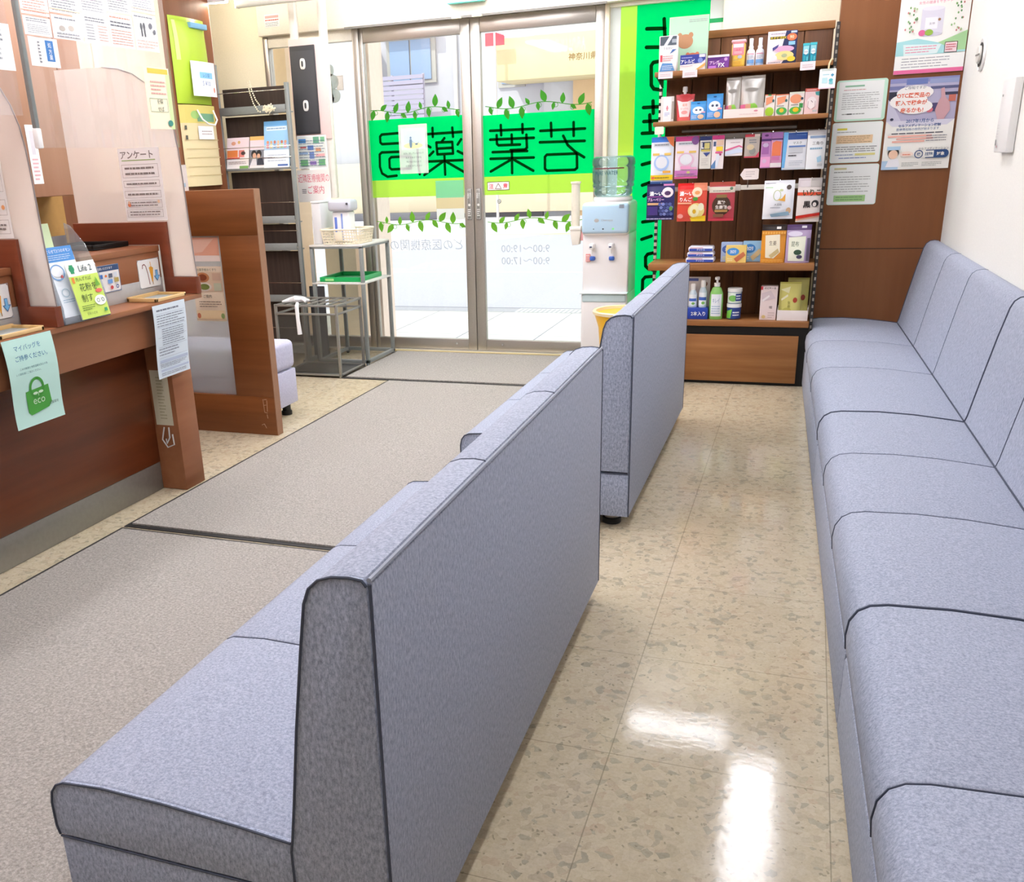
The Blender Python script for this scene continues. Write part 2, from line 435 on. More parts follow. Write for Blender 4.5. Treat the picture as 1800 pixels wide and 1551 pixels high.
def sheet(b, fr, m, th=.0006, r=0., nu=1, nv=1):
    """thin paper: front and back"""
    if r:
        ru, rv = r / fr.w, r / fr.h; pts = []
        for cu, cv, a0 in ((1 - ru, rv, 0), (ru, rv, 90), (ru, 1 - rv, 180), (1 - ru, 1 - rv, 270)):
            pts += [(cu + ru * math.cos(math.radians(a0 + 15 * i)), cv - rv * math.sin(math.radians(a0 + 15 * i))) for i in range(7)]
        f = [fr.p(u, v, .0008) for u, v in pts]; g = [fr.p(u, v, .0008 - th) for u, v in pts]; n = len(pts)
        b.add(f + g, [tuple(range(n)), tuple(reversed(range(n, 2 * n)))] + [(i, n + i, n + (i + 1) % n, (i + 1) % n) for i in range(n)], m, False)
    else:
        nu = GU if fr.bulge and nu == 1 else nu; nv = GV if fr.bulge and nv == 1 else nv
        N = (nu + 1) * (nv + 1); vs_ = [fr.p(i / nu, j / nv, q) for q in (.0008, .0008 - th) for j in range(nv + 1) for i in range(nu + 1)]
        fs = []
        for j in range(nv):
            for i in range(nu):
                a = j * (nu + 1) + i; fs.append((a, a + nu + 1, a + nu + 2, a + 1)); fs.append((N + a, N + a + 1, N + a + nu + 2, N + a + nu + 1))
        b.add(vs_, fs, m)
def poster(name, label, cat, fr, items, m=None, r=0., group=None, th=.0006):
    b = B(); sheet(b, fr, m or PAPER, th, r); decor(b, fr, items); return solo(name, b, label, cat, group)
def FX(x0, x1, z0, z1, y, bulge=None): return Fr((x0, y, z1), (1, 0, 0), (0, 0, -1), x1 - x0, z1 - z0, bulge)      # faces -Y
def FYp(y0, y1, z0, z1, x, bulge=None): return Fr((x, y0, z1), (0, 1, 0), (0, 0, -1), y1 - y0, z1 - z0, bulge)     # faces +X
# ================================================================ the setting
SA, CA = math.sin(math.radians(1.85)), math.cos(math.radians(1.85))
BO = Vector((.045, 5.69, 0))                       # bench front line meets the pillar here
def WR(v, off=.617): return (BO.x + off * CA + v * SA, BO.y + off * SA - v * CA)

b = B(); b.box(-4.6, 1.6, -3.2, 6.06, -.06, 0, FLOOR); struct('floor', b)
b = B(); b.box(-4.6, 1.6, -3.2, 6.1, 2.5, 2.56, CEIL); struct('ceiling', b)
b = B(); b.prism([WR(-.4), WR(-.4, .75), WR(9, .75), WR(9)], 'z', 0, 2.5, WHITEW); struct('wall_right', b)
b = B(); b.box(-4.6, 1.6, -3.3, -3.15, 0, 2.5, WHITEW); struct('wall_back', b)
b = B(); b.box(-4.6, -3.5, -3.2, 5.45, 0, 2.5, W_LEFT)
b.box(-3.5, -3.488, 4.10, 4.93, .3, 2.5, BEIGE, .003); b.box(-3.5, -3.492, -1, 3.93, .9, 1.18, OCHRE)
b.box(-4.6, -4.45, 5.45, 6.1, 0, 2.5, CREAM); struct('wall_left', b)
b = B(); b.box(-3.488, -3.476, 4.31, 4.335, .3, 2.5, WHITEP, .003); struct('trim_1', b)
b = B(); b.box(.07, .76, 5.695, 6.1, 0, .695, W_PIL); b.box(.073, .76, 5.698, 6.1, .695, .699, BLACK); b.box(.07, .76, 5.695, 6.1, .699, 2.5, W_PIL)
struct('wall_pillar', b)
b = B(); b.box(-.53, .9, 6.0, 6.1, 0, 2.5, CREAM); b.box(-4.5, -3.46, 6.0, 6.1, 0, 2.5, CREAM); struct('wall_front', b)
b = B(); b.box(-3.46, -.53, 5.94, 6.1, 2.052, 2.5, CREAMALU, .006)
b.box(-3.46, -.53, 5.93, 5.94, 2.30, 2.5, CREAMALU, .004); b.box(-2.83, -1.17, 5.932, 5.94, 2.044, 2.056, mat('#7c7870', .5)); struct('trim_2', b)
b = B(); b.box(-3.44, -1.1, 5.985, 6.08, 0, .010, mat('#e3ddd0', .35, .3)); b.box(-2.8, -1.2, 5.955, 5.985, 0, .008, mat('#d8c692', .5)); struct('trim_3', b)
b = B(); b.box(-2.81, -2.768, 5.99, 6.07, 0, 2.052, ALU, .004); b.box(-1.19, -1.165, 5.99, 6.07, 0, 2.052, mat('#e9d9c0', .5), .003); struct('trim_4', b)

# sliding doors -------------------------------------------------
def S(pts, x0, z1, w, h): return [((x - x0) / w, (z1 - z) / h) for x, z in pts]
def film_sheet(b, fr, m): b.add([fr.p(0, 0), fr.p(0, 1), fr.p(1, 1), fr.p(1, 0)], [(0, 1, 2, 3)], m)
def leaf(b, fr, x, z, ang, L, m):
    u, v = (x - fr.O.x) / fr.w, (fr.O.z - z) / fr.h; ca, sa = math.cos(ang), math.sin(ang); pts = []
    for t in range(11):
        a = t / 10; pts.append((a * L, .26 * L * math.sin(math.pi * a ** .8)))
    for t in range(9, 0, -1):
        a = t / 10; pts.append((a * L, -.26 * L * math.sin(math.pi * a ** .8)))
    decor(b, fr, [('p', [(u + (p * ca - q * sa) / fr.w, v - (p * sa + q * ca) / fr.h) for p, q in reversed(pts)], m)], k=.0012)
def vines(b, fr, x0, x1, z, m, mir, seedv, amp=.014):
    rr = random.Random(seedv); n = 26; pts = []
    for i in range(n + 1):
        t = i / n; x = x0 + (x1 - x0) * t; pts.append((x, z + amp * math.sin(t * 9.5 + mir)))
    decor(b, fr, [('s', S(pts, fr.O.x, fr.O.z, fr.w, fr.h), .0045, m)], k=.001)
    for i in range(1, n, 2):
        x, zz = pts[i]; up = 1 if (i // 2) % 2 else -1
        leaf(b, fr, x, zz, up * rr.uniform(.5, 1.5) + (0 if rr.random() < .6 else .9 * up), rr.uniform(.045, .078), m)
        if i % 4 == 1:
            decor(b, fr, [('o', (x + .012 - fr.O.x) / fr.w, (fr.O.z - zz - .016 * up) / fr.h, .014 / fr.w, .014 / fr.h, .003 / fr.w, m)], k=.001)

def door(name, x0, x1, st0, st1, band, lime, strokes, sd):
    d = bpy.data.objects.new(name, None); COL.objects.link(d); d.location = ((x0 + x1) / 2, 6.03, 0); d['kind'] = 'structure'
    b = B(); b.box(x0, x0 + st0, 6.008, 6.052, .012, 2.05, ALU, .004); b.box(x1 - st1, x1, 6.008, 6.052, .012, 2.05, ALU, .004)
    b.box(x0 + st0, x1 - st1, 6.01, 6.05, 1.966, 2.05, ALU, .003); b.box(x0 + st0, x1 - st1, 6.01, 6.05, .012, .086, ALU, .003)
    part('door_frame', b, d)
    b = B(); b.box(x0 + st0, x1 - st1, 6.028, 6.034, .086, 1.966, GLASS); part('glass_pane', b, d)
    bx0, bx1, bz0, bz1 = band; fr = FX(x0, x1, 0, 2.05, 6.0268)
    b = B(); f2 = FX(bx0, bx1, bz0, bz1, 6.027); film_sheet(b, f2, F_GREEN); f3 = FX(bx0, bx1, lime, bz0, 6.027); film_sheet(b, f3, F_LIME)
    part('window_film', b, d, 'green and lime stripe film on the glass')
    b = B()
    for s in strokes: decor(b, fr, [('s', S(s, fr.O.x, fr.O.z, fr.w, fr.h), .0165, F_DARK)], k=.0006)
    part('lettering', b, d, 'dark green reversed shop lettering')
    b = B(); vines(b, fr, bx0 + .02, bx1 - .02, bz1 + .045, F_LEAF, sd, int(sd * 10)); vines(b, fr, bx0 + .02, bx1 - .02, .858, F_LEAFL, sd + 1, int(sd * 10) + 3)
    part('vine_decal', b, d, 'green leafy vine stickers')
    return d, fr
# strokes of the reversed shop name, metres on the glass (x, z)
L_ST = [[(-2.539, 1.419), (-2.653, 1.416), (-2.666, 1.404), (-2.666, 1.368), (-2.654, 1.357), (-2.522, 1.358)],
        [(-2.539, 1.419), (-2.406, 1.418), (-2.404, 1.354), (-2.522, 1.358)],
        [(-2.404, 1.354), (-2.406, 1.216), (-2.397, 1.161)],
        [(-2.525, 1.305), (-2.66, 1.306), (-2.676, 1.294), (-2.679, 1.216), (-2.666, 1.175), (-2.628, 1.153), (-2.562, 1.158)],
        [(-2.454, 1.275), (-2.594, 1.274), (-2.608, 1.263), (-2.609, 1.209), (-2.596, 1.198), (-2.458, 1.199), (-2.454, 1.275)],
        [(-2.346, 1.403), (-2.088, 1.406)],
        [(-2.296, 1.439), (-2.296, 1.386)],
        [(-2.161, 1.434), (-2.158, 1.38)],
        [(-2.217, 1.374), (-2.236, 1.354)],
        [(-2.273, 1.35), (-2.164, 1.349), (-2.161, 1.279), (-2.269, 1.278), (-2.273, 1.35)],
        [(-2.27, 1.313), (-2.164, 1.314)],
        [(-2.104, 1.362), (-2.128, 1.332)],
        [(-2.129, 1.292), (-2.083, 1.27)],
        [(-2.349, 1.342), (-2.315, 1.323)],
        [(-2.296, 1.296), (-2.324, 1.273)],
        [(-2.359, 1.237), (-2.082, 1.237)],
        [(-2.221, 1.273), (-2.22, 1.153)],
        [(-2.235, 1.231), (-2.366, 1.155)],
        [(-2.205, 1.229), (-2.084, 1.161)]]
R_ST = [[(-1.909, 1.403), (-1.627, 1.401)],
        [(-1.839, 1.433), (-1.837, 1.374)],
        [(-1.699, 1.431), (-1.698, 1.381)],
        [(-1.91, 1.351), (-1.627, 1.349)],
        [(-1.867, 1.375), (-1.866, 1.324), (-1.855, 1.315), (-1.716, 1.314)],
        [(-1.769, 1.374), (-1.768, 1.318)],
        [(-1.674, 1.369), (-1.671, 1.293), (-1.683, 1.283), (-1.778, 1.283)],
        [(-1.895, 1.276), (-1.67, 1.274)],
        [(-1.91, 1.237), (-1.628, 1.234)],
        [(-1.769, 1.278), (-1.769, 1.147)],
        [(-1.779, 1.225), (-1.91, 1.161)],
        [(-1.753, 1.224), (-1.631, 1.156)],
        [(-1.585, 1.387), (-1.307, 1.387)],
        [(-1.518, 1.429), (-1.515, 1.352)],
        [(-1.377, 1.426), (-1.376, 1.349)],
        [(-1.588, 1.321), (-1.308, 1.317)],
        [(-1.441, 1.352), (-1.412, 1.297), (-1.364, 1.256), (-1.31, 1.223)],
        [(-1.355, 1.246), (-1.544, 1.247), (-1.556, 1.235), (-1.556, 1.165), (-1.543, 1.153), (-1.367, 1.152), (-1.353, 1.163), (-1.355, 1.246)]]
d1, fr1 = door('door_1', -2.766, -2.025, .022, .062, (-2.742, -2.088, 1.131, 1.506), 1.022, L_ST, 1.2)
d2, fr2 = door('door_2', -2.021, -1.192, .062, .055, (-1.956, -1.248, 1.129, 1.494), 1.018, R_ST, 2.6)
for d, x in ((d1, -2.052), (d2, -1.99)):
    b = B(); b.box(x - .016, x + .016, 6.0005, 6.012, .868, 1.062, mat('#8f8d88', .4, .4), .003)
    decor(b, FX(x - .013, x + .013, .875, 1.055, 6.0), [('b', 0, 0, 1, 1, .06, '#e8e6e0'), ('e', .5, .52, .3, .045, '#d8d6d0'), ('t', '自動ドア', .5, .2, .2, '#f0f0ec', 'c', .8), ('l', .15, .65, .85, .92, 4, '#e8e8e4')], k=.0004)
    part('handle_plate', b, d, 'narrow grey pull plate with white print')
b = B(); b.lathe([(0, -.004), (.007, -.004), (.009, 0)], (-2.17, 6.008, .055), CHROME, 12, 'y'); part('keyhole', b, d1)
b = B(); b.lathe([(0, -.004), (.007, -.004), (.009, 0)], (-1.845, 6.008, .055), CHROME, 12, 'y'); part('keyhole', b, d2)
# reversed opening hours, stuck on from outside
def FXo(x0, x1, z0, z1, y): return Fr((x1, y, z1), (-1, 0, 0), (0, 0, -1), x1 - x0, z1 - z0)
b = B(); decor(b, FXo(-1.89, -1.49, .565, .72, 6.035), [('t', '9:00～19:00', .5, .25, .30, F_GREY, 'c', .95), ('t', '9:00～17:00', .5, .75, .30, F_GREY, 'c', .95)]); part('opening_hours', b, d2, 'pale reversed opening hours')
b = B(); decor(b, FXo(-2.66, -2.1, .665, .76, 6.035), [('t', 'どの医療機関の', .5, .5, .75, F_GREY, 'c', 1.)]); part('pale_lettering', b, d1)

# side windows --------------------------------------------------
w1 = bpy.data.objects.new('window_1', None); COL.objects.link(w1); w1.location = (-3.13, 6.03, 0); w1['kind'] = 'structure'
b = B(); b.box(-3.46, -3.425, 5.99, 6.06, 0, 2.052, ALU, .004); b.box(-3.425, -2.81, 6.0, 6.06, 0, .085, ALU, .003); b.box(-3.425, -2.81, 6.0, 6.06, 1.985, 2.052, CREAMALU, .003)
part('window_frame', b, w1)
b = B(); b.box(-3.425, -2.81, 6.028, 6.034, .085, 1.985, GLASS); part('glass_pane', b, w1)
w2 = bpy.data.objects.new('window_2', None); COL.objects.link(w2); w2.location = (-.86, 6.03, 0); w2['kind'] = 'structure'
b = B(); b.box(-1.165, -.53, 6.0, 6.06, 0, .06, ALU, .003); b.box(-1.165, -.53, 6.0, 6.06, 2.03, 2.052, CREAMALU, .003); part('window_frame', b, w2)
b = B(); b.box(-1.165, -.53, 6.032, 6.038, .06, 2.03, GLASS); part('glass_pane', b, w2)
b = B(); film_sheet(b, FX(-1.165, -1.105, .06, 2.03, 6.028), F_PAPER); film_sheet(b, FX(-1.105, -1.012, .06, 2.03, 6.028), F_LIME); film_sheet(b, FX(-1.012, -.605, .06, 2.03, 6.028), F_GREEN)
film_sheet(b, FX(-.605, -.53, .06, 2.03, 6.028), F_PAPER); decor(b, FX(-.605, -.53, .06, 2.03, 6.0275), [('r', .0, .052, 1, .063, '#16a35a')])
part('window_film', b, w2, 'full-height lime and green film')
G_ST = [[(-0.858, 1.948), (-0.848, 1.833)],
        [(-0.954, 1.905), (-0.852, 1.899)],
        [(-0.953, 1.808), (-0.858, 1.802)],
        [(-0.884, 1.728), (-0.911, 1.725), (-0.922, 1.709), (-0.918, 1.604), (-0.903, 1.583), (-0.875, 1.578)],
        [(-0.959, 1.485), (-0.871, 1.485)],
        [(-0.905, 1.518), (-0.901, 1.451)],
        [(-0.955, 1.408), (-0.868, 1.408)],
        [(-0.921, 1.443), (-0.915, 1.352)],
        [(-0.962, 1.343), (-0.899, 1.343)],
        [(-0.962, 1.267), (-0.894, 1.266)],
        [(-0.956, 1.167), (-0.891, 1.181)],
        [(-0.952, 1.049), (-0.901, 1.064)],
        [(-0.94, 0.986), (-0.909, 1.005)],
        [(-0.913, 1.062), (-0.905, 1.015)],
        [(-0.943, 0.834), (-0.878, 0.842)],
        [(-0.945, 0.731), (-0.887, 0.75)],
        [(-0.874, 0.649), (-0.906, 0.642), (-0.918, 0.625), (-0.916, 0.57), (-0.895, 0.55), (-0.87, 0.55)],
        [(-0.864, 0.508), (-0.916, 0.503), (-0.931, 0.485), (-0.931, 0.414)]]
b = B(); fr = FX(-1.165, -.53, 0, 2.05, 6.0275)
for s in G_ST: decor(b, fr, [('s', S(s, fr.O.x, fr.O.z, fr.w, fr.h), .020, F_DARK)], k=.0006)
part('lettering', b, w2, 'dark green reversed lettering running down the film')

# ================================================================ outdoors
TILE = plain('pale_apron_tile', '#e9e6e2', .7, 30, .04); ASPH = plain('grey_asphalt', '#c2c0cc', .9, 90, .10, bmp=.2)
b = B(); b.box(-9, 5, 6.06, 7.85, -.1, -.022, TILE)
for i in range(24): b.box(-9 + i * .6, -8.988 + i * .6, 6.06, 7.85, -.05, -.0215, mat('#a9a9b2', .8))
for i in range(5): b.box(-9, 5, 6.42 + i * .36, 6.428 + i * .36, -.05, -.0215, mat('#b4b4bc', .8))
struct('apron', b)
b = B(); b.box(-40, 30, 7.85, 40, -.14, -.06, ASPH); b.box(-40, 30, 7.85, 8.25, -.1, -.05, plain('kerb_concrete', '#b4b2bd', .9, 40, .06)); b.box(-40, 30, 8.25, 8.3, -.1, -.052, mat('#8b8a98', .9))
b.box(-40, 30, 16.6, 16.8, -.07, -.058, mat('#e6d9a8', .8)); b.box(-40, 30, 11.0, 11.1, -.07, -.058, mat('#dedde4', .8))
struct('road', b)
b = B(); b.box(-2.35, -1.72, 7.9, 8.22, -.06, -.044, plain('drain_steel', '#d8d8dc', .5, 60, .05), .004)
for i in range(14): b.box(-2.32 + i * .042, -2.30 + i * .042, 7.93, 8.19, -.05, -.0435, mat('#b0b0b8', .6))
solo('drain_cover', b, 'pale grated drain cover in the kerb outside the right door', 'drain cover')
b = B(); b.box(-10.3, 8, -3.2, 6.08, 2.57, 13, CREAM); struct('wall_upper_floors', b)
b = B(); b.box(-2.965, -2.875, 6.38, 6.6, -.02, 2.5, plain('pinkish_render', '#eed8cc', .8, 30, .03))
for x in (-2.95, -2.925, -2.90): b.box(x, x + .005, 6.375, 6.382, 0, 2.5, mat('#c9a898', .8))
struct('trim_5', b)
b = B(); b.box(-3.60, -3.47, 6.3, 6.5, -.02, 2.5, plain('tan_render', '#e6cbb0', .8, 30, .03)); b.box(-3.33, -3.08, 6.4, 6.6, -.02, .74, plain('tan_render_light', '#efdcc6', .8, 30, .03)); struct('trim_6', b)

HW = plain('pale_house_wall', '#bfbec8', .8, 4, .03)
h = thing('house', 'pale two-storey house across the road, seen through the left door glass', 'house', (-9.5, 23, 0))
b = B(); b.box(-14, -5.7, 22, 27, -.06, 7, HW); b.box(-14, -5.72, 21.96, 22, -.06, .5, mat('#8f8c94', .9)); part('wall', b, h)
def house_window(x0, x1, z0, z1, y, pan):
    b = B(); b.box(x0 - .08, x1 + .08, y - .06, y, z0 - .08, z1 + .08, mat('#b0adaa', .5)); w = part('window', b, h)
    b = B()
    for i in range(pan): b.box(x0 + (x1 - x0) * (i + .02) / pan, x0 + (x1 - x0) * (i + .94) / pan, y - .09, y - .06, z0, z1, mat('#8ea4c6', .15)); 
    part('pane', b, w)
house_window(-9.35, -8.3, 3.02, 3.86, 22, 2); house_window(-6.66, -6.2, 2.8, 3.53, 22, 1)
b = B(); b.box(-9.55, -8.2, 21.6, 22, 4.0, 4.3, mat('#c4a592', .8)); part('awning', b, h)
b = B()
for i in range(11): b.box(-9.9, -8.3, 21.3, 21.34, 1.95 + i * .105, 2.03 + i * .105, mat('#a29cb2', .6))
for x in (-9.9, -9.1, -8.34): b.box(x, x + .05, 21.34, 21.38, 1.8, 3.1, mat('#b5b0c0', .6))
b.box(-9.9, -8.3, 21.3, 22, 1.8, 1.92, mat('#d5d0dc', .7)); part('balcony_screen', b, h)
b = B(); b.box(-9.85, -9.6, 21.7, 22, 3.05, 3.7, mat('#f2f2f6', .5), .02); part('water_heater', b, h)
b = B(); b.cyl((-7.75, 21.95, -.06), (-7.75, 21.95, 7), .05, mat('#d8d4d4', .6)); part('downpipe', b, h)
k = thing('clinic_building', 'cream building with deep sign canopy and brown lettering, seen through the right door', 'building', (-1, 23, 0))
PEACH = plain('peach_wall', '#dcbb94', .8, 6, .03); CANO = plain('cream_canopy', '#d9cba0', .7, 6, .02)
b = B(); b.box(-5.68, 6, 21.9, 28, -.06, 7.5, mat('#c6c5ce', .8)); b.box(-5.0, 6, 21.8, 21.9, -.06, 2.9, PEACH); part('wall', b, k)
b = B(); b.box(-6.38, 6, 20.6, 21.9, 2.76, 3.58, CANO, .02); part('canopy', b, k)
b = B(); decor(b, FX(-5.6, -2.0, 2.7, 3.58, 20.6), [('t', '神奈川県秦野市', .36, .52, .16, '#8c6230', 'c', .48), ('t', '立 会', .52, .86, .14, '#c4a47a', 'c', .2)], k=.004, dk=.002); part('sign_lettering', b, k)
b = B(); b.box(-6.5, -6.1, 20.3, 20.34, 3.42, 3.66, mat('#d8485a', .6)); b.cyl((-6.3, 20.32, -.06), (-6.3, 20.32, 3.66), .03, mat('#c9c4c4', .5))
solo('street_sign', b, 'small red street sign on a post in front of the cream canopy', 'sign')
b = B(); b.box(-12, 6, 21.7, 21.79, .05, 1.25, mat('#d6c6ae', .8), .02); struct('trim_7', b)
b = B(); b.box(-10.4, -7.9, 21.3, 21.69, -.06, .10, mat('#6a6870', .9), .02); solo('shadow_strip', b, 'dark low strip standing in for shade at the foot of the pale house', 'shadow strip')  # dark block put in for the shade along the wall base
# ================================================================ mats
def floor_mat_thing(x0, x1, y0, y1, label, z=.009):
    t = thing('floor_mat', label, 'mat', ((x0 + x1) / 2, (y0 + y1) / 2, 0), 'carpet mats on the aisle')
    b = B(); e = .022
    b.box(x0, x1, y0, y1, 0.0005, .0035, RUBBER, .001); part('rubber_border', b, t, 'black rubber border')
    b = B(); nx, ny = 10, 18; vs_ = []
    for j in range(ny + 1):
        for i in range(nx + 1):
            x = x0 + e + (x1 - x0 - 2 * e) * i / nx; y = y0 + e + (y1 - y0 - 2 * e) * j / ny
            vs_.append((x, y, z + .0015 * math.sin(x * 7 + y * 11) * math.sin(y * 5 - x * 3)))
    n = len(vs_); top = [(j * (nx + 1) + i, j * (nx + 1) + i + 1, (j + 1) * (nx + 1) + i + 1, (j + 1) * (nx + 1) + i) for j in range(ny) for i in range(nx)]
    b.add(vs_, top, CARPET)
    x0e, x1e, y0e, y1e = x0 + e, x1 - e, y0 + e, y1 - e
    for (xa, ya, xb, yb) in ((x0e, y0e, x1e, y0e), (x1e, y0e, x1e, y1e), (x1e, y1e, x0e, y1e), (x0e, y1e, x0e, y0e)):
        b.add([(xa, ya, .003), (xb, yb, .003), (xb, yb, z + .001), (xa, ya, z + .001)], [(0, 1, 2, 3)], CARPET)
    part('carpet_pile', b, t)
floor_mat_thing(-2.288, -1.0, .15, 2.600, 'grey carpet mat nearest the camera, in front of the counter')
floor_mat_thing(-2.288, -1.0, 2.612, 5.075, 'grey carpet mat in the middle of the aisle, second from the glass doors')
floor_mat_thing(-2.60, -.72, 5.085, 5.95, 'grey carpet mat laid crosswise just inside the glass doors')

# ================================================================ couches back to the aisle
SEATP = [(-.16, .208), (-.603, .208), (-.6075, .225), (-.6075, .270), (-.603, .292), (-.592, .307), (-.575, .315), (-.50, .321), (-.38, .318), (-.25, .309), (-.16, .300)]
BACKP = [(-.006, .212), (-.006, .736), (-.012, .744), (-.030, .746), (-.055, .744), (-.075, .737), (-.090, .723), (-.099, .700), (-.112, .62), (-.130, .50), (-.147, .37), (-.156, .306), (-.16, .285), (-.16, .212)]
def couch(loc, L, label, rz=0., nseat=3):
    t = thing('couch', label, 'couch', loc, None, rz)
    w = (L - .012) / nseat
    for i in range(nseat):
        y0, y1 = .006 + i * w, .006 + (i + 1) * w
        b = B(); b.prism(SEATP, 'y', y0 + .0008, y1 - .0008, FAB, .006, 3); part('seat_cushion', b, t, local=True)
        b = B(); b.prism(BACKP, 'y', y0 + .0008, y1 - .0008, FAB, .006, 3); part('backrest_cushion', b, t, local=True)
    for i in range(1, nseat):
        y = .006 + i * w
        b = B(); b.tube([(x, y, z - .002) for x, z in SEATP[2:]], .0016, PIPE, 6); part('seat_seam', b, t, 'thin dark seam', local=True)
        b = B(); b.tube([(x, y, z - .0015) for x, z in BACKP[1:-2]], .0016, PIPE, 6); part('back_seam', b, t, 'thin dark seam', local=True)
    b = B(); b.box(-.008, 0, 0.004, L - .004, .05, .740, FAB, .003); part('rear_panel', b, t, local=True)
    b = B(); b.box(-.600, -.008, .004, L - .004, .05, .204, FAB, .004); part('base', b, t, local=True)
    for y, s in ((0, -1), (L, 1)):
        b = B(); ya, yb = (y, y + .008) if s < 0 else (y - .008, y)
        b.prism([p for p in SEATP[:-1]] + [(-.16, .302)], 'y', ya, yb, FABS, .002); b.prism(BACKP, 'y', ya, yb, FABS, .002)
        b.box(-.602, -.004, ya, yb, .05, .203, FABS, .002); part('end_panel', b, t, 'darker grey end panel', local=True)
        b = B(); yy = y + s * .0005
        b.tube([(x, yy, z) for x, z in SEATP[1:]], .0021, PIPE, 6); b.tube([(x, yy, z) for x, z in BACKP[1:]], .0021, PIPE, 6)
        b.tube([(-.602, yy, .2055), (-.005, yy, .2055)], .002, PIPE, 6); b.tube([(-.001, yy, .74), (-.001, yy, .052)], .0022, PIPE, 6)
        part('piping', b, t, 'dark piping along the end panel', local=True)
    b = B(); b.tube([(-.003, .002, .7445), (-.003, L - .002, .7445)], .0035, mat('#9aa0ae', .7), 6); part('piping', b, t, 'pale piping along the rear top edge', local=True)
    for x in (-.52, -.07):
        for y in (.075, L - .075):
            b = B(); b.lathe([(0, 0), (.030, 0), (.033, .003), (.033, .020), (.026, .022), (.026, .05), (0, .05)], (x, y, 0), BLACK, 20)
            lg = part('leg', b, t, 'black round foot', local=True)
            b = B(); b.lathe([(.0262, .023), (.0268, .024), (.0268, .049), (.0262, .05)], (x, y, 0), ALU, 20); q = part('collar', b, lg, 'brushed metal collar', local=True)
    return t
couch((-.476, .968, 0), 1.545, 'blue-grey fabric couch in the foreground, seen from behind', .008)
couch((-.494, 3.05, 0), 1.53, 'blue-grey fabric couch behind the foreground one, nearer the product shelves')

# ================================================================ wall bench
BSEAT = [(.47, .196), (.0, .196), (-.011, .21), (-.014, .245), (-.010, .278), (.004, .303), (.026, .317), (.06, .323), (.18, .326), (.30, .320), (.42, .307), (.47, .300)]
BBACK = [(.614, .196), (.614, .728), (.606, .736), (.588, .738), (.568, .734), (.553, .722), (.543, .700), (.520, .60), (.490, .45), (.466, .325), (.460, .305), (.458, .285), (.458, .196)]
def bench_module(seams, label):
    v0, v1 = seams[0], seams[-1]
    L = Vector((BO.x + v1 * SA, BO.y - v1 * CA, 0))
    t = thing('wall_bench', label, 'bench', L, None, math.radians(1.85)); T = v1
    for i in range(len(seams) - 1):
        a, c = T - seams[i + 1], T - seams[i]
        b = B(); b.prism(BSEAT, 'y', a + .001, c - .001, FAB, .007, 3); part('seat_cushion', b, t, local=True)
        b = B(); b.prism(BBACK, 'y', a + .001, c - .001, FAB, .007, 3); part('backrest_cushion', b, t, local=True)
    for v in seams[1:-1]:
        y = T - v
        b = B(); b.tube([(x, y, z - .0022) for x, z in BSEAT[2:]], .0017, PIPE, 6); part('seat_seam', b, t, 'thin dark seam', local=True)
        b = B(); b.tube([(x + .001, y, z - .001) for x, z in BBACK[1:-1]], .0017, PIPE, 6); part('back_seam', b, t, 'thin dark seam', local=True)
    b = B(); b.tube([(.4585, .004, .3035), (.4585, T - v0 - .004, .3035)], .0026, PIPE, 6); part('joint_seam', b, t, 'dark seam between seat and back', local=True)
    b = B(); b.tube([(x, T - v0 - .0005, z) for x, z in BSEAT[2:]], .0030, PIPE, 6); part('edge_piping', b, t, 'dark piping at the bench end', local=True)
    b = B(); b.tube([(x, T - v0 - .0005, z) for x, z in BBACK[1:-1]], .0030, PIPE, 6); part('edge_piping', b, t, 'dark piping at the bench end', local=True)
    b = B(); b.box(-.011, .614, .003, T - v0 - .003, .012, .193, FAB, .006); b.box(.03, .60, .02, T - v0 - .02, 0, .012, BLACK); part('base', b, t, local=True)
    return t
bench_module([.012, .69, 1.32, 2.085], 'grey upholstered wall bench against the brown panel, farthest of three along the wall')
bench_module([2.09, 2.61, 3.14, 3.705], 'grey upholstered wall bench in the middle of the row of three')
bench_module([3.71, 4.33, 4.87, 5.42], 'grey upholstered wall bench in the right foreground, nearest of three')

# padded bench behind the partition
t = thing('padded_bench', 'lilac padded bench end showing behind the brown partition', 'bench', (-2.9, 4.13, 0))
b = B(); b.box(-3.40, -2.46, 3.96, 4.30, .245, .395, FABL, .03, 4); part('seat_cushion', b, t)
b = B(); b.box(-3.395, -2.463, 3.963, 4.297, .06, .243, FABL, .008); part('base', b, t)
for x in (-3.3, -2.505):
    for y in (4.02, 4.235):
        b = B(); b.lathe([(0, 0), (.028, 0), (.028, .02), (.022, .022), (.022, .06), (0, .06)], (x, y, 0), BLACK, 16); part('leg', b, t, 'black round foot')

# ================================================================ reception counter
c = thing('reception_counter', 'long walnut reception counter with grey kick plate and customer ledge', 'counter', (-2.6, 1.4, 0))
b = B(); b.box(-2.45, -2.412, -1.5, 3.03, .118, .70, W_COUNT, .002); b.box(-2.95, -2.45, -1.5, 3.03, .05, .955, W_COUNT); part('front_panel', b, c)
b = B(); b.box(-2.448, -2.414, -1.5, 3.03, 0.001, .117, KICK, .002); part('kick_plate', b, c, 'brushed grey kick plate')
b = B(); b.box(-2.322, -2.298, -1.5, 3.165, .617, .757, W_FASC, .002); part('fascia', b, c)
b = B(); b.box(-2.45, -2.268, -1.5, 3.256, .757, .776, W_FASC, .003); part('ledge', b, c)
b = B(); b.box(-2.95, -2.300, 3.032, 3.163, 0.001, .757, W_FASC, .003); part('end_post', b, c)
b = B(); b.box(-2.45, -2.420, -1.5, 3.215, .776, .842, plain('pale_grey_strip', '#b9b8b6', .5, 50, .03), .001); part('grey_strip', b, c, 'pale grey strip above the ledge')
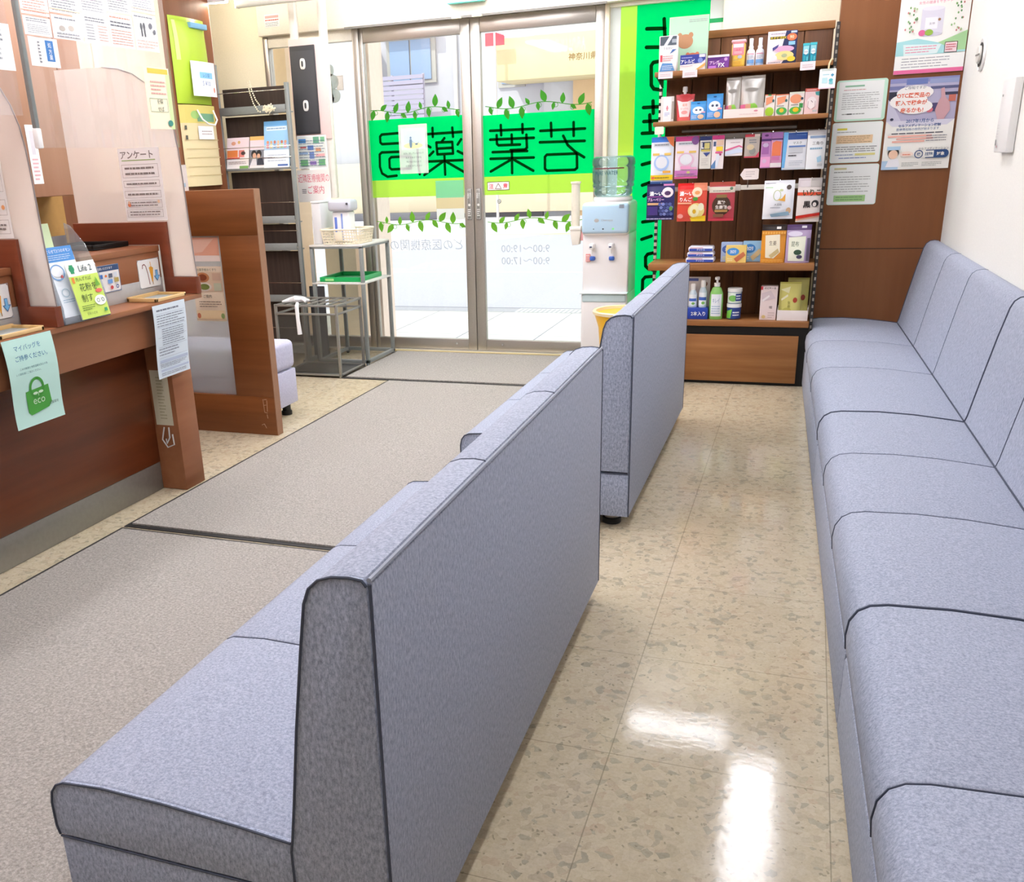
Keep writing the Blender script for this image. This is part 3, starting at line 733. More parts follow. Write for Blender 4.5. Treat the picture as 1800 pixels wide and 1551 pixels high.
b = B(); b.box(-2.45, -2.421, -1.5, 3.215, .842, .945, W_FASC, .001); part('upper_face', b, c)
b = B(); b.box(-2.96, -2.415, -1.5, 3.215, .945, .968, W_FASC, .003); part('counter_top', b, c)

def divider(y, label, left):
    t = thing('counter_divider', label, 'divider', (-2.45, y + .015, .776))
    b = B(); b.prism([(left, .9685), (-2.4145, .9685), (-2.4145, .777), (-2.262, .777), (-2.262, .842), (-2.372, .842), (-2.372, 1.056), (left, 1.056)], 'y', y, y + .032, W_DIV, .0015)
    part('wooden_board', b, t)
    pts = [(left + .02, 1.057), (-2.3715, 1.057), (-2.3715, .843), (-2.264, .843), (-2.272, 1.04)] + [(-2.275, 1.20), (-2.279, 1.32), (-2.288, 1.39), (-2.310, 1.455), (-2.345, 1.515), (-2.39, 1.562), (-2.445, 1.598), (-2.51, 1.62), (-2.58, 1.63), (left + .02, 1.635)]
    b = B(); b.prism(pts, 'y', y + .012, y + .017, ACRYL); part('acrylic_shield', b, t, 'frosted acrylic shield with a rounded shoulder')
    b = B(); b.tube([(x, y + .0145, z) for x, z in pts[2:-1]], .0028, mat('#8f8584', .3), 6); part('shield_edge', b, t, 'grey polished edge')
    return t
divider(2.425, 'near walnut counter divider with arched frosted acrylic, at the left edge of the photo', -2.86)
divider(3.218, 'far walnut counter divider with arched frosted acrylic, at the end of the counter', -2.83)
poster('questionnaire_notice', 'white questionnaire notice taped low on the far frosted acrylic shield', 'notice', FX(-2.56, -2.365, 1.062, 1.335, 3.2285),
       [('t', 'アンケート', .45, .09, .105, '#8a8684', 'c', .86, True), ('s', [(.08, .165), (.88, .165)], .0035, '#9cb873')] +
       [q for i, (a, z) in enumerate(((.22, .40), (.44, .53), (.58, .68), (.71, .82), (.84, .95))) for q in (('b', .05, a, .93, z, .006, '#a9a29e'), ('l', .12, a + .015, .86, z - .015, 2 if i in (0, 3, 4) else 1, '#8d8785', .35))] +
       [('e', .13, .775, .04, .03, '#e58a62'), ('e', .13, .745, .028, .022, '#f0c6a6'), ('e', .86, .735, .03, .022, '#f0d0b0')], mat('#ffffff', .7), r=.004)
poster('notice_strip', 'white notice strip on the near acrylic shield at the left edge of the photo', 'notice', FX(-2.56, -2.385, 1.06, 1.30, 2.4355),
       [('b', .05, .1, .95, .4, .006, '#a9a29e'), ('b', .05, .5, .95, .7, .006, '#a9a29e'), ('b', .05, .76, .95, .94, .006, '#a9a29e'), ('e', .88, .6, .04, .03, '#e9a770'), ('l', .1, .55, .8, .66, 2, '#8d8785'), ('l', .1, .8, .9, .9, 2, '#8d8785')])

# small signs on the upper face
def sign_card(y0, y1, z0, z1, label, items, name='sign_card'):
    fr = FYp(y0, y1, z0, z1, -2.4195); return poster(name, label, 'sign', fr, items, WHITEP, .016, th=.002)
ARROW = lambda u, v, s: [('p', [(u - .4 * s, v), (u - .16 * s, v), (u - .16 * s, v - .55 * s), (u + .16 * s, v - .55 * s), (u + .16 * s, v), (u + .4 * s, v), (u, v + .55 * s)], '#3f6fa8'),
                         ('p', [(u - .3 * s, v + .05 * s), (u - .12 * s, v + .05 * s), (u - .12 * s, v - .5 * s), (u + .12 * s, v - .5 * s), (u + .12 * s, v + .05 * s), (u + .3 * s, v + .05 * s), (u, v + .45 * s)], '#7fc0ee')]
CANE = [('b', .0, .0, 1, 1, .012, '#c4cfdb'), ('s', [(.2, .30), (.22, .2), (.3, .17), (.36, .24), (.42, .5), (.46, .88)], .004, '#8d5b5a'), ('p', [(.50, .30), (.60, .27), (.69, .33), (.62, .82), (.58, .82)], '#e9a638'), ('s', [(.6, .27), (.58, .12)], .003, '#d9a04a'), ('s', [(.6, .82), (.61, .9)], .003, '#a7742a')] + ARROW(.82, .62, .36)
sign_card(3.070, 3.204, .812, .922, 'white sign with a cane, an umbrella and a blue arrow, on the counter end', CANE)
sign_card(2.28, 2.405, .812, .922, 'white sign with a blue arrow below the near divider, at the left photo edge', CANE)
sign_card(2.792, 2.958, .826, .925, 'white card of payment marks beside the leaflets on the counter', [('r', 0, 0, 1, .22, '#33507c'), ('t', 'ご利用いただけます', .5, .11, .1, '#ffffff', 'c', .8), ('b', 0, 0, 1, 1, .015, '#6d87ac'),
    ('r', .30, .32, .42, .47, '#2f6fc0'), ('r', .46, .32, .58, .47, '#e8eef8'), ('e', .52, .39, .04, .05, '#e2803e'), ('r', .62, .32, .74, .47, '#5b6478'), ('r', .78, .30, .9, .45, '#dfe6ee'), ('r', .56, .53, .72, .68, '#6ea1dd'), ('r', .78, .5, .93, .66, '#b5a25c'),
    ('r', .06, .35, .24, .7, '#c8d6ea'), ('l', .06, .75, .4, .95, 4, '#8fa3c2'), ('e', .66, .83, .05, .07, '#d05050'), ('o', .85, .82, .05, .07, .02, '#3c5d9a')])

# coin trays in pale wood frames on the ledge
def coin_tray(y, label):
    t = thing('coin_tray', label, 'tray', (-2.335, y, .776)); PINE = wood('pine_frame' + str(y), '#d3a868', '#e3bf86', '#eed2a2', along='y')
    b = B(); x0, x1, y0, y1 = -2.412, -2.275, y - .095, y + .095
    b.box(x0, x0 + .012, y0, y1, .777, .795, PINE, .002); b.box(x1 - .012, x1, y0, y1, .777, .790, PINE, .002); b.box(x0, x1, y0, y0 + .012, .777, .792, PINE, .002); b.box(x0, x1, y1 - .012, y1, .777, .792, PINE, .002)
    part('frame', b, t, 'pale wooden rim')
    b = B(); b.box(x0 + .01, x1 - .01, y0 + .01, y1 - .01, .777, .782, mat('#9da39f', .8)); part('pad', b, t, 'grey rubber pad')
coin_tray(2.285, 'pale wood coin tray on the ledge below the near divider'); coin_tray(3.065, 'pale wood coin tray at the far end of the ledge')
t = thing('document_tray', 'black tray lying on the counter top behind the leaflets', 'tray', (-2.66, 3.09, .968))
b = B(); b.box(-2.78, -2.54, 2.98, 3.19, .969, .974, BLACK, .002); part('tray_base', b, t)
b = B()
for q in ((-2.78, -2.772, 2.98, 3.19), (-2.548, -2.54, 2.98, 3.19), (-2.772, -2.548, 2.98, 2.988), (-2.772, -2.548, 3.182, 3.19)): b.box(q[0], q[1], q[2], q[3], .974, .988, BLACK, .002)
part('rim', b, t)

# papers hanging from the fascia
eco = [('t', 'マイバッグを', .46, .105, .062, '#3f7fae', 'c', .66), ('t', 'ご持参ください。', .50, .215, .062, '#3f7fae', 'c', .84), ('t', 'ごみの削減と地球温暖化防止の為', .5, .335, .026, '#5a8a92', 'c', .82), ('t', 'レジ袋削減にご協力ください。', .38, .385, .026, '#5a8a92', 'c', .6),
       ('p', [(.26, .60), (.73, .575), (.77, .79), (.70, .84), (.32, .88), (.27, .84)], '#4aa83f'), ('o', .49, .58, .155, .125, .045, '#3f9a36'),
       ('s', [(.36, .735), (.30, .735), (.31, .70), (.36, .70), (.36, .718), (.31, .722)], .0025, '#d5f0d2'), ('t', 'eco', .51, .735, .06, '#d5f0d2', 'c', .4), ('e', .45, .64, .05, .016, '#d5f0d2'), ('e', .56, .635, .05, .016, '#d5f0d2'), ('s', [(.505, .645), (.505, .675)], .002, '#d5f0d2'), ('t', '若葉薬局', .80, .80, .034, '#5d7a70', 'c', .26)]
eco = [q for q in eco if not (q[0] == 's' and len(q[1]) == 6)]
poster('eco_bag_notice', 'pale mint paper about bringing your own bag, hung from the counter ledge', 'notice', Fr((-2.2665, 2.178, .7735), (0, 1, 0), (-.03, .055, -1), .211, .286, lambda u, v: .004 + .006 * math.sin(v * 5.2)), eco, mat('#c5ece2', .7))
poster('price_list_notice', 'white printed table sheet hung over the counter end post', 'notice', Fr((-2.2665, 2.914, .771), (0, 1, 0), (-.03, .03, -1), .203, .281, lambda u, v: .004 + .006 * math.sin(v * 4 + 1)),
       [('l', .1, .05, .8, .1, 1, '#7a8090'), ('l', .08, .13, .95, .30, 5, '#7f8594', .3), ('l', .2, .32, .9, .56, 8, '#7f8594', .3), ('l', .08, .58, .7, .7, 3, '#7f8594', .3)] + [('s', [(.07, a), (.95, a)], .001, '#a8adb8') for a in (.12, .3, .44, .57, .72)] +
       [('r', .07, .75, .95, .79, '#b9c4da'), ('l', .07, .80, .9, .86, 3, '#8b91a0', .35), ('r', .07, .88, .95, .905, '#b9c4da'), ('l', .07, .92, .9, .97, 2, '#8b91a0', .35)], PAPERB)
poster('label_strip', 'narrow cream printed strip stuck on the inner side of the counter end post', 'notice', FX(-2.405, -2.322, .275, .50, 3.0318), [('l', .3, .1, .7, .9, 14, '#b9b391')], mat('#d9d4bb', .7))
b = B(); b.tube([(-2.36, 3.018, .27), (-2.37, 3.01, .22), (-2.345, 3.005, .19), (-2.32, 3.015, .20), (-2.33, 3.025, .24)], .003, mat('#c9c9c6', .5), 6); b.tube([(-2.34, 3.02, .27), (-2.335, 3.012, .23), (-2.35, 3.01, .205), (-2.36, 3.02, .22)], .003, mat('#c9c9c6', .5), 6)
solo('cable', b, 'loop of pale cable hanging beside the counter end post', 'cable')

# leaflet stand
t = thing('leaflet_holder', 'clear acrylic leaflet holder with curved sides on the counter ledge', 'leaflet holder', (-2.31, 2.58, .776))
b = B()
for y in (2.463, 2.685):
    b.prism([(-2.40, .778), (-2.262, .778), (-2.262, .83), (-2.285, .93), (-2.325, 1.02), (-2.375, 1.08), (-2.40, 1.09)], 'y', y, y + .003, ACRYLC)
b.box(-2.402, -2.40, 2.463, 2.688, .778, 1.05, ACRYLC); b.box(-2.402, -2.262, 2.463, 2.688, .777, .780, ACRYLC); b.box(-2.263, -2.261, 2.463, 2.688, .778, .80, ACRYLC); part('holder_body', b, t)
def leaflet(y, x0, x1, z0, z1, w, label, items, m):
    V = Vector((x0 - x1, 0, z0 - z1)); fr = Fr((x1, y, z1), (0, 1, 0), V, w, V.length); b = B(); sheet(b, fr, m, .004); decor(b, fr, items); return solo('leaflet', b, label, 'leaflet')
leaflet(2.535, -2.252, -2.292, .783, .968, .142, 'green and white leaflet about pollen, in front in the holder', [('r', 0, .24, 1, 1, '#cfe86a'), ('e', .17, .11, .09, .06, '#2f9f6c'), ('r', .11, .04, .23, .19, '#2f9f6c'), ('t', 'Life 2', .62, .12, .11, '#3f5560', 'c', .55),
    ('t', '先んずれば', .45, .30, .075, '#4b6a2a', 'c', .68), ('r', .06, .26, .14, .36, '#e98d3a'), ('t', '花粉を', .52, .45, .14, '#33502a', 'c', .74), ('t', '制す', .38, .64, .14, '#33502a', 'c', .5), ('e', .83, .55, .12, .035, '#ec6f64'), ('e', .78, .72, .2, .09, '#f4f8f0'), ('o', .70, .72, .05, .035, .012, '#55705a'), ('o', .86, .72, .05, .035, .012, '#55705a'),
    ('p', [(.84, .30), (.93, .46), (.76, .46)], '#6fae3c'), ('l', .08, .76, .55, .86, 3, '#6c8b3a', .4), ('r', .8, .87, .9, .93, '#3aa068'), ('t', '花粉の症状', .35, .92, .05, '#5a7a34', 'c', .5)], mat('#f7f9f3', .35))
leaflet(2.468, -2.275, -2.328, .784, 1.022, .150, 'white leaflet with a blue heading, second in the holder', [('r', 0, .0, 1, .20, '#4f93d8'), ('t', 'めぐらせて5つのギモン', .52, .055, .05, '#ffffff', 'c', .85), ('l', .15, .1, .9, .18, 3, '#cfe2f5', .3), ('e', .32, .30, .2, .10, '#f5f7fa'), ('o', .32, .34, .22, .11, .03, '#7aa6d4'), ('e', .42, .40, .04, .022, '#e07070'),
    ('o', .36, .62, .12, .06, .02, '#b9d0dc'), ('l', .2, .7, .8, .76, 2, '#9fbdd2', .3), ('o', .68, .83, .07, .05, .012, '#8fb4c4'), ('r', 0, .985, 1, 1, '#cbbfe8')], mat('#edf4fa', .4))
leaflet(2.462, -2.345, -2.385, .79, 1.095, .130, 'tall pale leaflet with a pink tab, rearmost in the holder', [('r', .5, .06, .95, .12, '#f2a3cd'), ('p', [(.55, .0), (1, .0), (1, 1), (.9, 1)], '#dcefc2'), ('o', .45, .36, .14, .07, .03, '#b9c9d4'), ('l', .2, .45, .7, .5, 2, '#a9c2d6', .4)], mat('#f3f6f8', .4))
leaflet(2.60, -2.325, -2.370, .79, .985, .075, 'beige leaflet half hidden behind the green pollen leaflet', [('e', .5, .3, .35, .15, '#efc88e'), ('l', .2, .5, .8, .8, 5, '#c9b08a')], mat('#f0dfc2', .5))
# ================================================================ behind the counter
t = thing('wall_cabinet', 'pinkish brown wall cabinet above the near counter, behind the hanging film', 'cabinet', (-3.35, 1.2, 1.158))
b = B(); b.box(-3.497, -3.22, -1.5, 3.86, 1.158, 2.46, W_CAB); part('body', b, t)
for y0, y1 in ((2.2, 2.95), (2.955, 3.70), (3.705, 3.86)):
    b = B(); b.box(-3.22, -3.20, y0 + .002, y1 - .002, 1.16, 2.45, W_CAB, .002); part('door', b, t)
t = thing('back_cabinet', 'low brown cabinet standing against the wall behind the counter', 'cabinet', (-3.3, 1.5, 0))
b = B(); b.box(-3.49, -3.12, -1.5, 3.86, .0, .86, W_LEFT, .003); part('body', b, t)
b = B(); b.box(-3.49, -3.10, -1.5, 3.87, .86, .885, W_DIV, .003); part('top', b, t)
poster('wall_notice', 'tall narrow white notice on the pinkish brown cabinet', 'notice', FYp(3.44, 3.50, 1.215, 1.46, -3.199), [('r', .3, .1, .7, .5, '#d9d6dc'), ('l', .2, .55, .8, .95, 6, '#e5b5bb')])

# clear film curtains over the counter, with weighted bars and notices
KF = 2.25 / 2.46
def KY(y): return y * KF
def KZ(z): return 1.24 + (z - 1.24) * KF
XF = -2.25
def film_curtain(y0, y1, zb, label):
    t = thing('film_curtain', label, 'curtain', (XF, (y0 + y1) / 2, zb), 'film curtains over the counter'); b = B(); N = 24; vs_ = []
    for j in range(2):
        for i in range(N + 1): vs_.append((XF + .003 * math.sin(i * .9), y0 + (y1 - y0) * i / N, (2.44, zb)[j]))
    b.add(vs_, [(i, N + 1 + i, N + 2 + i, i + 1) for i in range(N)], VINYL); part('film', b, t)
    b = B(); b.box(XF - .01, XF + .01, y0, y1, 2.44, 2.499, ALUD, .003); part('top_rail', b, t)
    return t
ft = film_curtain(2.478, 3.205, 1.328, 'clear film curtain over the far counter end, carrying two rows of notices')
b = B(); b.box(XF - .008, XF + .008, 2.460, 2.477, 1.385, 2.44, GREYP, .003); b.box(XF - .01, XF + .01, 2.4585, 2.479, 1.326, 1.385, WHITEP, .004); part('edge_bar', b, ft, 'grey edge bar with a white end')
film_curtain(1.7, 2.422, 1.42, 'clear film curtain over the near counter, at the left edge of the photo')
RED, BLU, GRY = '#e79a86', '#7f9fc9', '#8a8a90'
ys = [2.71, 2.844, 3.0, 3.145, 3.290, 3.44]
WHICH = ['first', 'second', 'third', 'fourth', 'fifth']
for i in range(5):
    a, e = ys[i] + .004, ys[i + 1] - .004; zt = 1.745 + .018 * i
    fr = FYp(KY(a), KY(e), KZ(1.688), KZ(zt), XF + .006, lambda u, v: .004 * math.sin(u * 3.1) * v)
    deco = [[('l', .1, .06, .9, .3, 2, GRY), ('l', .1, .4, .9, .9, 5, '#a0a0a6', .3)], [('l', .1, .06, .8, .2, 1, GRY), ('e', .3, .55, .1, .12, '#b9b0a8'), ('e', .6, .5, .1, .12, '#c8bdb2'), ('l', .1, .7, .9, .95, 2, '#a0a0a6')],
            [('l', .1, .06, .9, .25, 2, GRY), ('l', .1, .3, .4, .9, 6, '#a0a0a6', .3), ('l', .55, .3, .95, .9, 6, '#d8a89a', .3)], [('l', .05, .05, .95, .15, 1, RED), ('l', .05, .2, .95, .4, 2, '#6f6f78'), ('l', .05, .45, .95, .95, 6, '#d8a08e', .3)],
            [('l', .05, .04, .9, .12, 1, GRY), ('e', .3, .35, .05, .1, '#5c5c62'), ('r', .27, .4, .33, .62, '#5c5c62'), ('e', .42, .33, .05, .1, '#5c5c62'), ('r', .39, .4, .45, .62, '#5c5c62'), ('e', .7, .3, .08, .08, '#6f6f78'), ('e', .85, .45, .06, .07, '#6f6f78'), ('l', .05, .7, .95, .95, 3, '#d8a08e', .3)]][i]
    poster('film_notice', f'white printed notice on the film curtain, {WHICH[i]} from the left in the lower row', 'notice', fr, deco, group='notices on the film curtain')
    fr = FYp(KY(a - .002), KY(e + .002), KZ(zt + .006), KZ(zt + .10), XF + .006, lambda u, v: .004 * math.sin(u * 3.1) * v)
    poster('film_notice', f'white notice cut off by the photo top, {WHICH[i]} of five on the film curtain', 'notice', fr,
           [('l', .08, .5, .9, .95, 5, [RED, GRY, '#9a9aa0', GRY, '#a5a5ab'][i], .35), ('r', .0, .86, 1, .9, ['#f0b7a2', '#f6d0b4', '#f1f1f1', '#f1f1f1', '#f5c9b8'][i])], group='notices on the film curtain')
poster('film_notice', 'small white notice with a blue block below the lower row on the film curtain', 'notice', FYp(KY(2.722), KY(2.858), KZ(1.594), KZ(1.684), XF + .006), [('r', .56, .08, .84, .80, '#3d7cc0'), ('t', '処', .7, .24, .18, '#ffffff'), ('t', '方', .7, .46, .18, '#ffffff'), ('t', '薬', .7, .66, .18, '#ffffff'), ('l', .28, .12, .36, .9, 7, '#77777f')])
poster('film_notice', 'white printed sheet on the near film curtain, at the left edge of the photo', 'notice', FYp(KY(2.48), KY(2.645), KZ(1.572), KZ(1.71), XF + .006), [('l', .1, .1, .8, .4, 3, GRY), ('l', .1, .5, .7, .8, 3, '#9a9aa0')])
poster('counter_leaflet', 'pale leaflet with a yellow heading stuck on the film curtain near its right edge', 'leaflet', FYp(KY(3.315), KY(3.478), KZ(1.405), KZ(1.632), XF + .006), [('r', .15, .02, .95, .10, '#f0c24a'), ('r', .85, .1, 1, 1, '#cfe3a4'), ('l', .2, .2, .8, .45, 4, '#e2a8a0', .4), ('b', .1, .5, .8, .72, .01, '#8c9c7c'), ('t', 'を探', .5, .55, .08, '#3f4a3c', 'c', .5), ('t', 'せば', .5, .67, .08, '#3f4a3c', 'c', .5), ('e', .82, .9, .1, .05, '#3d8c80')], mat('#f6eccd', .6))

# bags on the brown wall
t = thing('hanging_bag', 'lime green plastic bag with a white label, hanging on the brown wall', 'bag', (-3.46, 5.19, 1.61), 'bags on the brown wall')
bl = lambda u, v: .055 * (math.sin(math.pi * u) ** .6 if 0 < u < 1 else 0) * (math.sin(math.pi * (v * .94 + .03)) ** .5)
fr = FYp(5.01, 5.365, 1.618, 2.085, -3.496, bl); b = B(); sheet(b, fr, mat('#b2d03c', .35), .0006, nu=12, nv=14); decor(b, fr, [('r', .02, .03, .95, .06, '#aac83a'), ('r', .05, .05, .12, .5, '#d9ea86')], rough=.3); part('bag_body', b, t)
b = B(); f2 = FYp(5.10, 5.345, 1.66, 1.85, -3.438, lambda u, v: .008 * math.sin(math.pi * u)); sheet(b, f2, PAPER); decor(b, f2, [('r', .3, .30, .85, .48, '#8cc8f0'), ('t', 'レジ袋', .57, .39, .12, '#2c6ca8', 'c', .5), ('t', 'S ¥10', .55, .62, .14, '#4f6fa8', 'c', .5), ('e', .88, .8, .04, .08, '#e0907c')]); part('label_card', b, t, 'white label')
b = B(); b.box(-3.497, -3.445, 5.16, 5.33, 2.03, 2.06, mat('#7fb4d8', .4), .004); part('logo_band', b, t, 'blue printed band')
t = thing('hanging_bag', 'beige paper bag with white string handles and a white tag, hanging below the green bag', 'bag', (-3.46, 5.2, 1.15), 'bags on the brown wall')
fr = FYp(5.01, 5.385, 1.153, 1.612, -3.496, lambda u, v: .035 * (math.sin(math.pi * u) ** .4 if 0 < u < 1 else 0)); b = B(); sheet(b, fr, mat('#d8c79c', .7), .0006, nu=12, nv=10)
decor(b, fr, [('r', 0, .0, 1, .22, '#cfc06c'), ('r', .35, .1, .85, .2, '#6d9c7c'), ('e', .3, .12, .1, .05, '#9cc070')] + [('r', .03, .42 + .11 * i, .97, .43 + .11 * i, '#c7b386') for i in range(5)] + [('r', .04, .25 + .12 * i, .08, .30 + .12 * i, '#4c4a40') for i in range(2)], rough=.7); part('bag_body', b, t)
b = B(); b.tube([(-3.455, 5.14, 1.585), (-3.43, 5.15, 1.53), (-3.425, 5.20, 1.505), (-3.425, 5.27, 1.50), (-3.43, 5.305, 1.53), (-3.455, 5.31, 1.585)], .005, mat('#eeece4', .8), 8); part('string_handle', b, t, 'white string handle')
b = B(); f2 = FYp(5.13, 5.29, 1.42, 1.495, -3.455); sheet(b, f2, PAPER); decor(b, f2, [('l', .2, .3, .9, .7, 2, '#b9a9a9')]); part('tag', b, t, 'white tag')
poster('desk_card', 'small white card with a face drawing, standing on the partition top beside the acrylic', 'card', FX(-2.765, -2.70, 1.1553, 1.27, 3.875), [('e', .35, .3, .25, .14, '#e8b89a'), ('r', .2, .7, .8, .85, '#b9d8ea')])

# low partition with a frosted pane
t = thing('partition', 'low brown wooden partition with a frosted pane, beyond the counter end', 'partition', (-2.75, 3.875, 0))
b = B(); PY0, PY1 = 3.850, 3.902
b.box(-3.30, -2.342, PY0, PY1, .952, 1.155, W_PART, .002); b.box(-3.30, -2.342, PY0, PY1, .0005, .192, W_PART, .002); b.box(-2.552, -2.342, PY0, PY1, .192, .952, W_PART, .002); b.box(-3.30, -3.10, PY0, PY1, .192, .952, W_PART, .002); part('wooden_frame', b, t)
b = B(); b.box(-2.343, -2.339, PY0 + .001, PY1 - .001, .0005, 1.154, plain('edge_band', '#9b7257', .5, 40, .05)); part('edge_band', b, t, 'lighter edge band')
b = B(); b.box(-3.105, -2.55, PY0 + .018, PY0 + .023, .188, .956, MIRRA); part('frosted_pane', b, t)
b = B()
for u, v in (((-2.402, .115), (-2.405, .180)), ((-2.386, .12), (-2.384, .175)), ((-2.40, .178), (-2.384, .180)), ((-2.404, .15), (-2.39, .152)), ((-2.402, .115), (-2.386, .112)), ((-2.41, .055), (-2.40, .035)), ((-2.425, .05), (-2.41, .056)), ((-2.39, .105), (-2.387, .085))):
    b.tube([(u[0], PY0, u[1]), (v[0], PY0, v[1])], .0012, mat('#c9a98c', .8), 5)
part('scratches', b, t, 'pale scratches near the floor')
poster('menu_poster', 'cream flyer with plates of food pictures, taped on the frosted pane', 'poster', FX(-2.735, -2.567, .553, .812, 3.866), [('t', 'お薬手帳おくすり', .5, .06, .05, '#6d7a60', 'c', .8), ('r', .02, .1, .98, .45, '#e6d2b8'), ('e', .35, .2, .22, .09, '#c98a5c'), ('e', .35, .2, .14, .06, '#8c4a30'), ('e', .38, .37, .24, .08, '#e9e4d8'), ('e', .38, .37, .17, .055, '#7a8c48'), ('r', .68, .12, .95, .25, '#d9bda6'), ('r', .70, .3, .95, .44, '#c9d0b8'),
    ('t', 'ご案内', .45, .54, .06, '#5c5148', 'c', .4), ('l', .15, .62, .9, .75, 3, '#7a6a5a', .3), ('r', .04, .8, .96, .96, '#ecd8b0'), ('e', .1, .9, .06, .05, '#c97c5c'), ('e', .9, .9, .06, .05, '#8ca86c')], mat('#f3e6d0', .6))
poster('orange_poster', 'orange and pink poster edge showing at the top of the frosted pane', 'poster', FX(-2.80, -2.568, .835, .945, 3.866), [('r', 0, 0, 1, .75, '#efb49a'), ('p', [(.1, .1), (.9, .05), (.6, .6), (.2, .7)], '#f4cbb8')], mat('#f8ece6', .6))

# ================================================================ magazine rack
t = thing('magazine_rack', 'tall grey steel magazine rack with dark boards, in the left corner', 'rack', (-3.29, 5.6, 0)); RY = 5.5
for x in (-3.545, -3.045):
    b = B(); b.box(x - .012, x + .012, RY, RY + .025, .03, 1.86 if x < -3.3 else 1.73, GREYP, .002); b.box(x - .012, x + .012, RY - .06, RY + .13, .0, .03, GREYP, .002); part('upright', b, t)
b = B(); b.cyl((-3.545, RY + .012, 1.86), (-3.545, RY + .012, 2.49), .006, WHITEP, 8); part('extension_rod', b, t, 'thin white rod up to the ceiling')
tiers = [(1.565, 1.725), (1.232, 1.56), (.905, 1.228), (.735, .90), (.405, .73), (.11, .40)]
for i, (z0, z1) in enumerate(tiers):
    b = B(); b.box(-3.533, -3.057, RY + .06, RY + .066, z0 + .015, z1 - .008, W_DRK); part('back_board', b, t, 'dark brown back board')
    b = B(); b.box(-3.533, -3.057, RY - .004, RY + .09, z0 - .003, z0 + .004, GREYP); b.box(-3.533, -3.057, RY - .006, RY - .002, z0 - .003, z0 + (.042 if i in (0, 2, 3, 4) else .012), GREYP, .001); part('shelf_lip', b, t)
    for dz in ((.125,) if i in (0, 2) else (.07, .135) if i == 1 else (.12,)):
        b = B(); b.cyl((-3.545, RY - .004, z0 + dz), (-3.045, RY - .004, z0 + dz), .0022, CHROME, 6); part('guard_wire', b, t, 'thin steel guard wire')
b = B(); b.box(-3.533, -3.057, RY + .0, RY + .075, .06, .11, GREYP, .003); part('plinth', b, t)
def leaning(name, label, cat, x0, x1, z0, z1, y, items, m, group=None):
    fr = Fr((x0, y + .045, z1), (1, 0, 0), (0, -.045, z0 - z1), x1 - x0, math.hypot(.045, z1 - z0)); b = B(); sheet(b, fr, m, .003); decor(b, fr, items); return solo(name, b, label, cat, group)
leaning('magazine', 'white and pink brochure at the left of the second rack tier', 'magazine', -3.525, -3.362, 1.24, 1.43, RY, [('r', 0, .0, 1, .38, '#f7e3e6'), ('e', .3, .18, .1, .06, '#eaa98a'), ('e', .55, .15, .06, .05, '#e8c07a'), ('r', .02, .40, .5, .62, '#e98a4a'), ('r', .55, .40, .8, .62, '#e88a80'), ('r', .02, .63, .6, .66, '#d8503c'), ('e', .75, .5, .1, .06, '#5c4a44'), ('l', .1, .75, .9, .85, 2, '#b9a9a9'), ('r', .6, .9, 1, 1, '#7cae5c')], mat('#f6f0ee', .5), 'brochures in the rack')
leaning('magazine', 'brochure with a wedding-style photo in the middle of the second rack tier', 'magazine', -3.355, -3.245, 1.24, 1.432, RY, [('r', 0, 0, .95, .12, '#f0c070'), ('r', 0, .12, 1, .4, '#f3dfe4'), ('r', 0, .42, 1, .9, '#8c8f98'), ('e', .28, .55, .18, .12, '#2c2a2a'), ('e', .32, .6, .12, .09, '#d9a98c'), ('e', .62, .55, .18, .12, '#2c2a2a'), ('e', .6, .62, .11, .08, '#d9a98c'), ('p', [(.05, .9), (.2, .7), (.45, .7), (.5, .9)], '#e9e6ea'), ('p', [(.5, .9), (.55, .7), (.85, .68), (1, .9)], '#3a3f4c')], mat('#f3ecec', .5), 'brochures in the rack')
leaning('magazine', 'sky blue brochure with a row of people, at the right of the second rack tier', 'magazine', -3.243, -3.062, 1.24, 1.515, RY - .003, [('r', 0, 0, 1, .1, '#6fb0e6'), ('r', 0, .1, 1, .5, '#9cccf0'), ('r', .1, .12, .9, .2, '#e4f0fa'), ('l', .12, .13, .88, .19, 1, '#8fb0cc')] + [('e', .15 + i * .14, .45, .05, .035, ['#e0906c', '#d9b08c', '#c97c6c', '#e8c09a', '#b9705c', '#dca080'][i]) for i in range(6)] + [('r', .1 + i * .14, .49, .2 + i * .14, .58, ['#e8a0a8', '#f0e0b0', '#9cb8d8', '#e9c0a0', '#c8d8a8', '#e8b0b8'][i]) for i in range(6)] +
        [('r', 0, .62, 1, 1, '#e9f1f8'), ('l', .15, .7, .9, .88, 3, '#a8b4c4', .3), ('r', .55, .93, .95, .97, '#4a6cae')], mat('#bcdcf2', .45), 'brochures in the rack')
b = B(); rr = random.Random(9); pts = []
def beads(path, r=.0052):
    for i in range(len(path) - 1):
        a, c = Vector(path[i]), Vector(path[i + 1]); n = max(1, int((c - a).length / .011))
        for k in range(n): p = a.lerp(c, k / n); b.lathe([(0, -r), (r * .8, -r * .6), (r, 0), (r * .8, r * .6), (0, r)], p, BEAD, 6)
BEAD = mat('#ece2c4', .35)
beads([(-3.285, 5.46, 1.74), (-3.278, 5.465, 1.68), (-3.262, 5.468, 1.62), (-3.235, 5.47, 1.575), (-3.205, 5.468, 1.565)]); beads([(-3.272, 5.462, 1.745), (-3.262, 5.465, 1.69), (-3.243, 5.468, 1.64), (-3.215, 5.47, 1.60)])
q = [(-3.15 + .055 * math.cos(a * 2.399) * (.35 + .65 * rr.random()), 5.46 + .012 * rr.random(), 1.585 + .028 * math.sin(a * 2.399) * (.35 + .65 * rr.random())) for a in range(22)]; beads(q)
